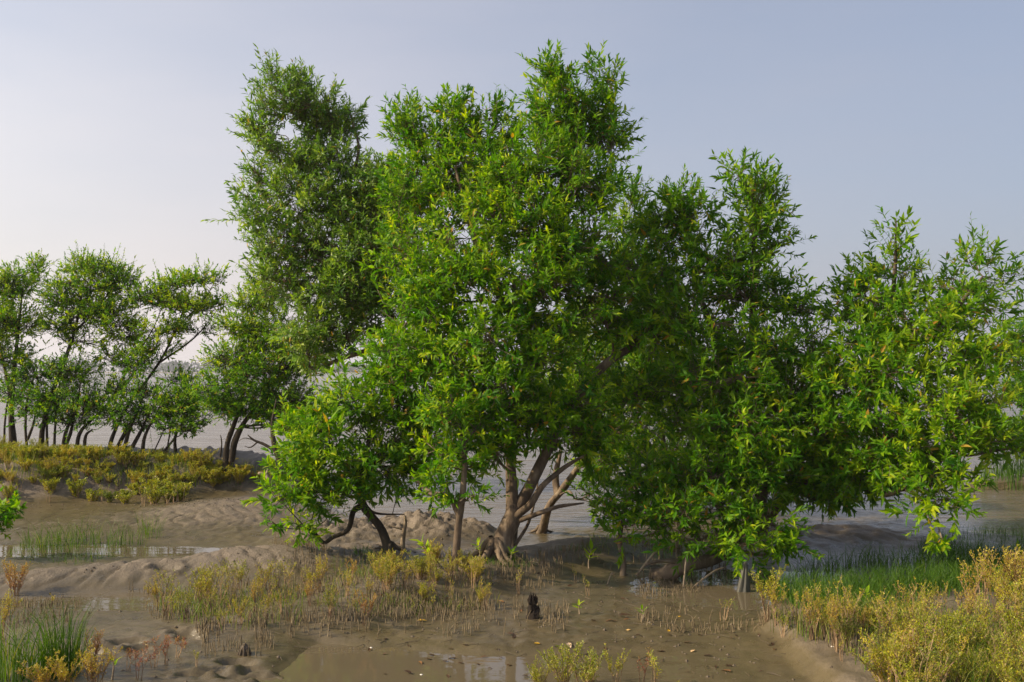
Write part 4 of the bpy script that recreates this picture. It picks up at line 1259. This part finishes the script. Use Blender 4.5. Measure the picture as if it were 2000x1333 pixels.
BANK = [(-60, 884), (200, 890), (330, 898), (440, 912), (520, 918), (535, 945), (440, 950), (330, 955), (200, 945), (-60, 950)]
filler([(380, 905), (530, 912), (535, 945), (380, 945)], 18, ['mat'], (.7, 1.1), .45, 'seablite_cover', 'tan and olive seablite cover at the low right end of the far bank')
filler(BANK, 95, ['mat'], (.6, 1.1), .4, 'seablite_cover', 'low yellow olive seablite cover between the shrubs of the far bank')
patch(BANK, 90, ['mat', 'mat', 'mat', 'round'], (.6, 1.1), (.4, .1), 'on the bank below the row of trees', 'seablite shrubs covering the far bank', names=('on the far bank under the leftmost trees', 'on the far bank under the leaning trees', 'on the far bank by the rounded lone tree'))
patch([(-40, 935), (330, 945), (430, 945), (330, 990), (100, 985), (-40, 975)], 34, ['mat', 'mat', 'thin'], (.9, 1.5), (.24, .1), 'clinging to the eroded front of the far bank', 'seablite shrubs on the front of the far bank', names=('on the bank front above the left edge bush', 'on the bank front above the channel grass', 'on the bank front above the gullied fan'))
patch([(1500, 1240), (1580, 1232), (1720, 1225), (1900, 1232), (2060, 1225), (2060, 1390), (1770, 1390), (1700, 1320), (1600, 1262)], 96, ['upright', 'bare', 'bare', 'round', 'thin'], (.5, .88), (.35, .15), 'in the dense right-hand thicket by the pool', 'seablite shrubs of the right-hand thicket', .6, 1.6, ('in the right-hand thicket next to the pale scarp', 'amid the right-hand thicket before the green grass', 'in the right-hand thicket by the right edge'))
patch([(1750, 1275), (1900, 1270), (2060, 1290), (2060, 1390), (1740, 1390), (1720, 1320)], 34, ['round'], (.75, 1.1), (.34, .06), 'bulging from the near half of the right-hand thicket', 'bushy seablite of the right-hand thicket', .4, names=('bulging at the near corner of the right-hand thicket', 'bulging at the bottom edge amid the right-hand thicket', 'bulging at the bottom right corner'))
filler([(1560, 1240), (1720, 1228), (2060, 1225), (2060, 1390), (1770, 1390), (1700, 1320)], 28, ['bare', 'upright', 'bare'], (.7, 1.05), .5, 'seablite_cover', 'golden seablite filling the gaps of the right-hand thicket', .3)
filler([(1880, 1180), (2060, 1165), (2060, 1225), (1880, 1230)], 18, ['upright', 'thin'], (.8, 1.1), .55, 'seablite_cover', 'dry tan seablite along the right edge behind the thicket')
patch([(300, 1165), (420, 1150), (560, 1165), (590, 1215), (520, 1240), (400, 1230), (310, 1200)], 42, ['upright', 'thin', 'thin', 'bare'], (.55, .95), (.38, .12), 'in the yellow patch before the pale ridge', 'seablite shrubs of the patch before the ridge', names=('at the channel end of the patch before the pale ridge', 'amid the patch before the pale ridge', 'at the mound end of the patch before the pale ridge'))
patch([(740, 1120), (860, 1105), (960, 1120), (960, 1185), (860, 1195), (740, 1180)], 34, ['thin', 'round', 'upright'], (.5, .85), (.42, .12), 'on the rooted mound under the thin straight tree', 'seablite shrubs on the rooted mound', names=('on the rooted mound below the leaning trunk', 'on the rooted mound by the leaning sapling', 'on the rooted mound right of the thin tree'))
patch([(560, 1160), (720, 1130), (760, 1230), (600, 1240)], 20, ['thin', 'upright'], (.5, .8), (.5, .15), 'scattered among roots left of the thin tree', 'wispy seablite among the roots')

# --- grass
def blades(rng, n, rad, L, w, lean, tint, pts=None, seg=3):
    if pts is None:
        a = rng.uniform(0, 6.28, n)
        r = rad * np.sqrt(rng.uniform(0, 1, n))
        base = np.column_stack([np.cos(a) * r, np.sin(a) * r, np.full(n, -.02)])
    else:
        base = pts + np.array([0, 0, -.02])
        a = rng.uniform(0, 6.28, n)
        r = np.zeros(n)
    out = a + rng.normal(size=n) * .7
    ld = np.column_stack([np.cos(out), np.sin(out), np.zeros(n)]) * (lean * rng.uniform(.1, 1.3, n))[:, None]
    LL = L * rng.uniform(.45, 1.1, n)
    ts = np.linspace(0, 1, seg + 1)
    side = nrm(np.cross(ld + np.array([0, 0, 1e-3]), np.array([0, 0, 1.0])) + rng.normal(size=(n, 3)) * .5)
    V = []
    for t in ts:
        c = base + np.array([0, 0, 1.0]) * (LL * (t - .22 * t ** 3))[:, None] + ld * (LL * t ** 1.9)[:, None]
        ww = w * (1 - t ** 1.6) * .5 + .0004
        V += [c - side * ww, c + side * ww]
    V = np.stack(V, 1)
    f = []
    for s in range(seg):
        i = s * 2
        f += [(i, i + 1, i + 3), (i, i + 3, i + 2)]
    T = (np.array(f)[None] + (np.arange(n) * 2 * (seg + 1))[:, None, None]).reshape(-1, 3)
    tt = np.clip(tint + rng.normal(size=n) * .2, 0, 1)
    return V.reshape(-1, 3), T, np.repeat(tt, 2 * (seg + 1))


rng = np.random.default_rng(31)
for px, py, n, rad, L, lean, tint, lab in (
        (118, 1318, 190, .12, .58, .3, .35, 'tallest dark green grass tuft standing on the mud at the lower left'),
        (25, 1330, 130, .16, .55, .4, .45, 'green grass tuft with bent blades at the lower left edge'),
        (70, 1330, 60, .12, .46, .5, .45, 'loose grass tuft between the tallest tuft and the left edge'),
        (158, 1300, 26, .05, .42, .35, .5, 'few thin grass blades right of the tallest tuft'),
        (705, 1085, 50, .12, .16, .4, .3, 'small dark grass tuft in the mud left of the leaning trunk')):
    q = G(px, py)
    V, T, A = blades(rng, n, rad, L, .007, lean, tint)
    tag(link('grass_tuft', mesh('grass_tuft', V, T, M_GRASS, A), loc=q), lab, 'grass tuft')
GR = 'grass tufts standing in the left channel'
for k_, (px, py) in enumerate([(90, 1070), (115, 1062), (145, 1058), (170, 1062), (200, 1066), (228, 1068), (258, 1064), (80, 1085), (60, 1075), (285, 1040), (296, 1050), (130, 1078)]):
    q = G(px, py)
    V, T, A = blades(rng, 26, .13, .42, .0055, .4, .42)
    tag(link('grass_tuft', mesh('grass_tuft', V, T, M_GRASS, A), loc=q), 'thin sparse grass tuft standing in the shallow channel left of the mud fan', 'grass tuft', GR)


def stuff_grass(poly, n, L, w, lean, tint, lab, clump=.8, cs=1.5, name='grass'):
    p = scatter(rng, poly, n, clump, cs)
    V, T, A = blades(rng, len(p), 0, L, w, lean, tint, p)
    tag(link(name, mesh(name, V, T, M_GRASS, A)), lab, 'grass', kind='stuff')


stuff_grass([(1480, 1165), (1560, 1125), (1700, 1098), (1900, 1075), (2060, 1070), (2060, 1190), (1850, 1215), (1640, 1215)], 6500, .33, .0055, .5, .3, 'dark green grass growing along the wet mud behind the right-hand thicket', .9)
stuff_grass([(1760, 1080), (1850, 1045), (2060, 1040), (2060, 1085)], 900, .22, .006, .35, .3, 'sparse short grass at the edge of the right-hand water', .6)
stuff_grass([(1900, 958), (1930, 925), (2080, 905), (2080, 990), (1920, 985)], 4200, .55, .012, .3, .35, 'green grass on the mud islet beyond the right-hand water', .2)
stuff_grass([(0, 1095), (60, 1050), (280, 1040), (290, 1075), (150, 1105)], 500, .16, .005, .4, .42, 'short scattered grass in the shallow left channel', .5)
stuff_grass([(640, 1095), (760, 1080), (780, 1120), (660, 1130)], 350, .12, .005, .5, .6, 'short dull grass below the dark mud hump', .5)
stuff_grass(BANK, 2600, .3, .008, .4, .72, 'dry olive grass between the shrubs of the far bank', .2)
stuff_grass([(930, 1100), (1000, 1085), (1160, 1065), (1180, 1090), (1010, 1112)], 450, .1, .005, .5, .4, 'short grass round the foot of the forked trunk', .6)
stuff_grass([(1150, 1050), (1560, 1040), (1560, 1080), (1420, 1095), (1180, 1095)], 900, .12, .006, .4, .7, 'short tan grass on the shaded mud behind the low dark tree', .6)

stuff_grass([(1490, 1232), (1580, 1225), (1720, 1220), (2060, 1215), (2060, 1390), (1770, 1390), (1700, 1320), (1600, 1262)], 2600, .36, .005, .55, .72, 'wispy yellow green grass blades threading the right-hand thicket', .6)
stuff_grass([(300, 1160), (440, 1148), (600, 1165), (590, 1225), (420, 1235), (310, 1205)], 600, .24, .0045, .5, .72, 'wispy yellow green blades in the patch before the pale ridge', .6)
stuff_grass([(620, 1130), (760, 1100), (960, 1110), (980, 1190), (760, 1210), (620, 1200)], 900, .16, .004, .5, .78, 'wispy straw coloured blades on the rooted mound', .8)
# --- breathing roots (pneumatophores)
ROOTME = []
for k_ in range(5):
    r_ = np.random.default_rng(k_ + 3)
    V, T, _, _ = tube([(0, 0, -.03), (r_.normal() * .006, r_.normal() * .006, .05), (r_.normal() * .012, r_.normal() * .012, .12)], [.0042, .0036, .0022], 5, 2, .1, k_)
    ROOTME.append(mesh('breathing_root', V, T, M_ROOT, None, True))
rng = np.random.default_rng(13)
FIELDS = [
    ([(560, 1190), (760, 1150), (900, 1160), (1010, 1200), (1000, 1245), (800, 1245), (560, 1250)], 95, 330, 'on the near edge of the rooted mound', .6),
    ([(1240, 1205), (1350, 1190), (1490, 1195), (1500, 1232), (1380, 1240), (1245, 1232)], 60, 70, 'in the strip between the pool and the shaded channel', .8),
    ([(1000, 1185), (1110, 1180), (1110, 1235), (1010, 1240)], 30, 90, 'round the foot of the black stump', .5),
    ([(1240, 1130), (1400, 1115), (1440, 1160), (1260, 1175)], 45, 160, 'in the shaded water by the reclining trunk', .5),
    ([(380, 1225), (520, 1215), (540, 1280), (400, 1290)], 35, 160, 'on the mud flat right of the red seedlings', .7),
]
rest = []
for poly, ni, ns_, where, cl in FIELDS:
    pts = scatter(rng, poly, ni + ns_, cl, 3.0)
    nearest = np.argsort(pts[:, 1])
    for j, i in enumerate(nearest):
        if j % max(1, (ni + ns_) // ni) == 0 and ni > 0:
            o = link('breathing_root', ROOTME[rng.integers(5)], None, pts[i])
            o.rotation_euler = (rng.normal() * .1, rng.normal() * .1, rng.uniform(0, 6.28))
            s = rng.uniform(.3, .95)
            o.scale = (1, 1, s)
            tag(o, f'short thin brown breathing root standing {where}', 'aerial root', f'breathing roots {where}')
            ni -= 0
        else:
            rest.append(pts[i])
rest = [np.array(rest)]
for poly, n, cl in (([(560, 1130), (700, 1095), (900, 1085), (960, 1110), (960, 1190), (700, 1220), (560, 1220)], 1100, .9), ([(960, 1100), (1060, 1080), (1230, 1060), (1240, 1120), (1000, 1160)], 300, .9),
                    ([(1130, 1060), (1420, 1050), (1420, 1120), (1200, 1130)], 500, .6), ([(1480, 1200), (1640, 1200), (1700, 1290), (1600, 1260)], 420, .4), ([(250, 1150), (560, 1140), (560, 1230), (300, 1210)], 500, .7),
                    ([(540, 1040), (700, 1090), (640, 1130), (520, 1100)], 300, .6), ([(0, 1180), (160, 1175), (160, 1215), (0, 1230)], 220, .6)):
    rest.append(scatter(rng, poly, n, cl, 3.0))
p = np.concatenate(rest)
hh = rng.uniform(.025, .085, len(p))
p1 = p + np.column_stack([rng.normal(size=len(p)) * .1 * hh, rng.normal(size=len(p)) * .1 * hh, hh])
V, T = prisms(p - np.array([0, 0, .02]), p1, .0042, .0022, 4)
tag(link('breathing_root_carpet', mesh('breathing_root_carpet', V, T, M_ROOT)), 'carpet of countless tiny breathing roots across the rooted mound', 'aerial roots', kind='stuff')

# ------------------------------------------------------------------ saplings, each leaf a part
rng = np.random.default_rng(91)
for px0, py0, px1, py1, nl, L_, lab in (
        (868, 1114, 822, 1058, 12, .12, 'leaning mangrove sapling with big bright leaves at the foot of the thin tree'),
        (850, 1100, 845, 1082, 6, .1, 'small upright sapling beside the leaning one'),
        (935, 1095, 932, 1060, 8, .09, 'leafy green seedling left of the forked trunk foot'),
        (998, 1100, 1000, 1078, 7, .1, 'broad leaved seedling right of the forked trunk foot'),
        (1150, 1110, 1155, 1075, 9, .11, 'spreading seedling on the shaded mud beyond the stump'),
        (1348, 1130, 1352, 1098, 6, .1, 'slim seedling beside the leaning dead stick'),
        (1132, 1200, 1130, 1182, 5, .07, 'tiny seedling with two dark leaves on the wet mud right of the stump'),
        (1253, 1215, 1254, 1192, 5, .07, 'small bright seedling at the left end of the root strip'),
        (218, 1330, 221, 1290, 5, .08, 'single green sprout with round leaves between the red seedlings and the grass'),
        (1690, 1195, 1692, 1160, 6, .09, 'green broad leaved sprout in the right-hand thicket'),
        (1985, 1095, 1988, 1070, 6, .1, 'broad leaved sprout at the right edge grass')):
    q = G(px0, py0)
    tip = P(px1, py1, q[1])
    o = empty('mangrove_sapling', q)
    tag(o, lab, 'sapling')
    path = catmull([np.zeros(3) - np.array([0, 0, .02]), (tip - q) * .45 + rng.normal(size=3) * .01, tip - q], 4)
    b = Buf()
    V, T, _, _ = tube(path, np.linspace(.008, .003, len(path)), 5, 1)
    b.add(V, T)
    link('stem', b.mesh('stem', M_DEADWOOD, None, True), o)
    d0 = nrm(path[-1] - path[-3])
    for j in range(nl):
        t = .45 + .55 * (j + 1) / nl
        f = t * (len(path) - 1)
        i = min(len(path) - 2, int(f))
        at_ = path[i] + (path[i + 1] - path[i]) * (f - i)
        ph = j * 2.4
        e1 = perp(d0)
        sd_ = e1 * math.cos(ph) + np.cross(d0, e1) * math.sin(ph)
        d = nrm(d0 * (.35 + .6 * t * t) + sd_ * .8 + rng.normal(size=3) * .1)
        nn = d0 + np.array([0, 0, .3])
        nn = nrm(nn - d * (nn @ d))
        s_ = np.cross(nn, d)
        LL = L_ * rng.uniform(.75, 1.15)
        lf = link('leaf', LEAF_ME, o)
        lf.matrix_local = Matrix([[d[r] * LL, s_[r] * LL * .34, nn[r] * LL, at_[r]] for r in range(3)] + [[0, 0, 0, 1]])
        lf['tint'] = float(rng.uniform(.5, .93))

# ------------------------------------------------------------------ dead wood, stump, sheet, litter
def limb(name, label, cat, paths, mat, k=6):
    q = G(paths[0][0][0], paths[0][0][1])
    b = Buf()
    for s in paths:
        pts = [P(a, c, q[1] + dz) for a, c, dz, r in s]
        if s is paths[0]:
            pts[0] = q - np.array([0, 0, .03])
        V, T, _, _ = tube(pts, [x[3] for x in s], k, 4, .16, int(s[0][0]))
        b.add(V, T)
    return tag(link(name, b.mesh(name, mat, q, True), loc=q), label, cat)


limb('dead_branch', 'thick pale dead branch slanting out of the mud with a broken elbow', 'dead branch', [[(1240, 1124, 0, .012), (1262, 1100, .03, .014), (1284, 1074, .05, .014), (1290, 1072, .06, .013), (1302, 1080, .1, .006)]], M_DEADWOOD)
limb('dead_branch', 'thin arched dead branch curving over the shaded mud', 'dead branch', [[(1262, 1103, 0, .008), (1276, 1102, .02, .009), (1296, 1094, .04, .009), (1320, 1093, .06, .008), (1342, 1098, .1, .005)]], M_DEADWOOD)
limb('dead_branch', 'upright thin dead stick in the water before the reclining trunk', 'dead branch', [[(1333, 1154, 0, .009), (1337, 1125, .0, .009), (1340, 1092, .02, .008), (1343, 1078, .02, .004)]], M_DEADWOOD)
limb('dead_branch', 'straight pale dead branch rising right from the pool', 'dead branch', [[(1342, 1155, 0, .007), (1365, 1138, .05, .009), (1395, 1116, .1, .009), (1418, 1108, .16, .006)]], M_DEADWOOD)
limb('dead_branch', 'short pale stick poking from the mud left of the knotted stem', 'dead branch', [[(1184, 1142, 0, .005), (1190, 1130, 0, .005), (1196, 1117, .02, .004)]], M_DEADWOOD)
limb('dead_branch', 'forked pale driftwood lying at the right end of the far bank', 'driftwood', [[(536, 958, 0, .03), (527, 945, -.1, .035), (520, 928, -.1, .032), (505, 925, -.1, .028)], [(520, 928, -.1, .02), (523, 918, -.05, .014), (530, 914, 0, .006)]], M_DEADWOOD)
limb('dead_branch', 'thin curved twig lying in the front pool', 'dead branch', [[(655, 1318, 0, .006), (668, 1324, -.04, .007), (690, 1320, 0, .006), (702, 1310, .08, .003)]], M_CHAR)
limb('stake', 'dark straight stake standing in the right-hand water', 'stake', [[(1873, 1028, 0, .02), (1875, 1010, 0, .02), (1877, 985, 0, .019), (1878, 975, 0, .018)]], M_DARKBARK)
limb('dead_branch', 'small pale snag standing behind the leaning trunk', 'dead branch', [[(786, 1073, 0, .03), (788, 1045, 0, .026), (792, 1020, 0, .02), (790, 1008, .02, .012)], [(789, 1035, 0, .012), (770, 1030, -.02, .009), (752, 1025, -.02, .004)]], M_DEADWOOD)
limb('dead_branch', 'small dry stub on the wet mud under the trees', 'dead branch', [[(1112, 1128, 0, .012), (1122, 1134, -.02, .014), (1135, 1142, -.04, .01)]], M_DEADWOOD)

# stump: a charred jagged shell with splinters
q = G(1043, 1208)
b = Buf()
V, T, _, _ = tube([(0, 0, -.05), (-.004, 0, .08), (-.012, .01, .16), (-.02, .01, .2)], [.062, .05, .042, .03], 10, 4, .5, 5)
V = V + (noise(V[:, 0] * 40, V[:, 1] * 40, V[:, 2] * 25, 3) - .5)[:, None] * np.array([.03, .03, .02])
b.add(V, T)
for k_ in range(9):
    a = k_ * .7
    c = np.array([math.cos(a) * .03 - .012, math.sin(a) * .03, .14])
    V, T, _, _ = tube([c, c + np.array([math.cos(a) * .006, math.sin(a) * .006, .05]), c + np.array([math.cos(a) * .004, math.sin(a) * .004, .07 + .05 * ((k_ * 5) % 4) / 4])], [.017, .012, .003], 5, 2, .4, k_)
    b.add(V, T)
b.V = [v * .82 for v in b.V]
tag(link('tree_stump', b.mesh('tree_stump', M_CHAR, None, False), loc=q), 'small black rotten tree stump with a jagged top on the mud', 'tree stump')
q = G(478, 1280)
b = Buf()
for k_ in range(8):
    a = k_ * .8
    V, T, _, _ = tube([(0, 0, .07), (math.cos(a) * .03, math.sin(a) * .03, .06), (math.cos(a) * .07, math.sin(a) * .06, -.03)], [.024, .014, .008], 5, 3, .4, k_)
    b.add(V, T)
V, T, _, _ = tube([(0, 0, -.03), (.004, 0, .05), (0, 0, .1)], [.035, .03, .014], 8, 3, .5, 5)
b.add(V, T)
b.V = [v * .75 for v in b.V]
tag(link('tree_stump', b.mesh('tree_stump', M_DARKBARK), loc=q), 'low rotten root stub with spreading roots at the edge of the front pool', 'tree stump')

# grey translucent plastic sheet caught on a twig, its hem in the water
m, n, l, bb = newmat('plastic_sheet')
bb.inputs['Base Color'].default_value = (.13, .125, .105, 1)
bb.inputs['Roughness'].default_value = .45
tr = n.new('ShaderNodeBsdfTranslucent')
tr.inputs[0].default_value = (.3, .29, .24, 1)
mx = n.new('ShaderNodeMixShader')
mx.inputs[0].default_value = .4
l.new(bb.outputs[0], mx.inputs[1])
l.new(tr.outputs[0], mx.inputs[2])
l.new(mx.outputs[0], n['Material Output'].inputs[0])
q = G(1450, 1170)
top = P(1456, 1098, q[1] + .05) - q
V, F_ = [], []
nu, nv = 26, 12
for j in range(nv + 1):
    t = j / nv
    w = .008 + .048 * t ** .7
    for i in range(nu):
        a = i / nu * 6.283
        r = w * (1 + .34 * math.sin(a * 5 + t * 2) + .12 * math.sin(a * 9 + 1))
        V.append(top * (1 - t) + np.array([math.cos(a) * r, math.sin(a) * r * .6, (.02 * math.sin(a * 3) if j == nv else 0) - .01 * t]))
for j in range(nv):
    for i in range(nu):
        a, c = j * nu + i, j * nu + (i + 1) % nu
        F_ += [(a, c, c + nu), (a, c + nu, a + nu)]
tag(link('plastic_sheet', mesh('plastic_sheet', np.array(V), np.array(F_), m, None, True), loc=q), 'grey crumpled plastic sheet hanging from a twig down to the pool', 'plastic sheet')

# fallen leaves, shell scraps
M_FALL = leaf_material('fallen_leaf', [(0, (.03, .018, .012)), (.4, (.09, .05, .03)), (.6, (.2, .1, .04)), (.8, (.6, .36, .02)), (1, (.5, .36, .25))], (.2, .14, .08), 'OBJECT', trans=.1)
FALL_ME = mesh('fallen_leaf', LT * np.array([1, 1, 1.6]) + np.array([0, 0, .03]), LF, M_FALL)


def fallen(px, py, L_, tint, lab, group=None):
    q = G(px, py)
    q[2] = max(q[2], 0.0) + .006
    o = link('fallen_leaf', FALL_ME, None, q)
    o.rotation_euler = (rng.normal() * .12, rng.normal() * .12, rng.uniform(0, 6.28))
    o.scale = (L_, L_ * .36, L_)
    o['tint'] = tint
    tag(o, lab, 'leaf', group)


for px, py, L_, tint, lab in ((1055, 1261, .07, .8, 'bright yellow fallen leaf on the wet mud, left of the pink one'), (1110, 1258, .1, 1.0, 'pale pinkish fallen leaf on the wet mud'), (1331, 1206, .06, .8, 'yellow fallen leaf lying among the strip of breathing roots'),
                              (1358, 1273, .07, .95, 'small pink fallen leaf on the open mud at the right of the pool'), (815, 1215, .08, .82, 'yellow fallen leaf among the roots above the pool'), (1298, 1275, .11, .1, 'dark brown fallen leaf on the open mud below the root strip'),
                              (1152, 1213, .13, .15, 'dark curled fallen leaf on the mud right of the stump'), (1207, 1205, .12, .2, 'large reddish brown fallen leaf left of the root strip'), (1305, 1232, .07, .75, 'yellowish fallen leaf at the edge of the root strip'), (1232, 1232, .06, .9, 'tan fallen leaf below the left end of the root strip'),
                              (818, 1305, .06, .6, 'orange fallen leaf floating in the pool reflection'), (1428, 1315, .1, .5, 'brown fallen leaf near the pale mud scarp')):
    fallen(px, py, L_, tint, lab)
LIT = scatter(rng, [(700, 1240), (1500, 1235), (1580, 1333), (700, 1333)], 48)
for p in LIT:
    px, py, _ = proj(p)
    fallen(px, py, rng.uniform(.035, .08), rng.uniform(0, .5), 'small brown fallen leaf lying on the front wet mud', 'brown fallen leaves on the front mud')
LIT = scatter(rng, [(560, 1130), (960, 1110), (1240, 1120), (1400, 1170), (1240, 1230), (700, 1225)], 40)
for p in LIT:
    px, py, _ = proj(p)
    fallen(px, py, rng.uniform(.03, .08), rng.uniform(0, .62), 'small brown fallen leaf lying among roots on the mound', 'brown fallen leaves on the mound')
M_SHELL = plain('white_shell', (.7, .66, .58), .5)
for px, py, s, lab in ((725, 1267, .008, 'white shell at the upper left edge of the front pool'), (1626, 1265, .01, 'white shell on top of the pale mud scarp'), (680, 1132, .01, 'pinkish white scrap on the rooted mound'), (823, 1329, .008, 'white shell fragment at the bottom of the front pool')):
    q = G(px, py)
    q[2] = max(q[2], 0)
    V, T = [], []
    for j in range(5):
        for i in range(9):
            a, e = i / 9 * 6.283, j / 4 * 1.5
            r = s * math.cos(e) * (1 + .1 * math.cos(a * 4))
            V.append((math.cos(a) * r * 1.3, math.sin(a) * r, s * .6 * math.sin(e)))
    for j in range(4):
        for i in range(9):
            a, c = j * 9 + i, j * 9 + (i + 1) % 9
            T += [(a, c, c + 9), (a, c + 9, a + 9)]
    tag(link('shell', mesh('shell', np.array(V), np.array(T), M_SHELL, None, True), loc=q), lab, 'shell')

# mud crumbs and bits of twig: nobody could count them
p = np.concatenate([scatter(rng, [(0, 1120), (700, 1060), (980, 960), (1000, 1333), (0, 1333)], 700), scatter(rng, [(1000, 1100), (1500, 1100), (1700, 1333), (1000, 1333)], 250), scatter(rng, [(600, 1000), (900, 975), (960, 1060), (700, 1080)], 500), scatter(rng, [(0, 930), (520, 930), (500, 990), (0, 990)], 500)])
s = rng.uniform(.004, .016, len(p))
u = nrm(rng.normal(size=(len(p), 3)))
octa = np.array([(1, 0, 0), (-1, 0, 0), (0, 1, 0), (0, -1, 0), (0, 0, .7), (0, 0, -.7)])
of = np.array([(0, 2, 4), (2, 1, 4), (1, 3, 4), (3, 0, 4), (2, 0, 5), (1, 2, 5), (3, 1, 5), (0, 3, 5)])
V = p[:, None] + octa[None] * s[:, None, None] * rng.uniform(.6, 1.5, (len(p), 6, 1))
T = (of[None] + (np.arange(len(p)) * 6)[:, None, None]).reshape(-1, 3)
tag(link('mud_crumbs', mesh('mud_crumbs', V.reshape(-1, 3), T, M_DARKBARK)), 'loose crumbs of mud scattered over the flat', 'mud crumbs', kind='stuff')
p = scatter(rng, [(560, 1100), (1240, 1080), (1560, 1240), (1500, 1333), (600, 1333), (380, 1200)], 700)
a = rng.uniform(0, 6.28, len(p))
ln = rng.uniform(.02, .12, len(p))
V, T = prisms(p + np.array([0, 0, .004]), p + np.column_stack([np.cos(a) * ln, np.sin(a) * ln, rng.uniform(0, .012, len(p))]), .0022, .0012, 3)
tag(link('twig_litter', mesh('twig_litter', V, T, M_DARKBARK)), 'fine twig litter lying on the mud', 'twig litter', kind='stuff')

# ------------------------------------------------------------------ haze
m, n, l, bb = newmat('haze_air')
n.remove(bb)
v = n.new('ShaderNodeVolumePrincipled')
v.inputs['Color'].default_value = (.9, .92, 1, 1)
v.inputs['Density'].default_value = .0004
l.new(v.outputs[0], n['Material Output'].inputs['Volume'])
x0, x1, y0, y1, z0, z1 = -1400, 1400, -100, 1400, -2.2, 18
V = [(x, y, z) for x in (x0, x1) for y in (y0, y1) for z in (z0, z1)]
o = link('haze', mesh('haze', V, [(0, 1, 3, 2), (4, 6, 7, 5), (0, 4, 5, 1), (2, 3, 7, 6), (0, 2, 6, 4), (1, 5, 7, 3)], m), kind='stuff')
o['label'] = 'thin pale haze over the river'
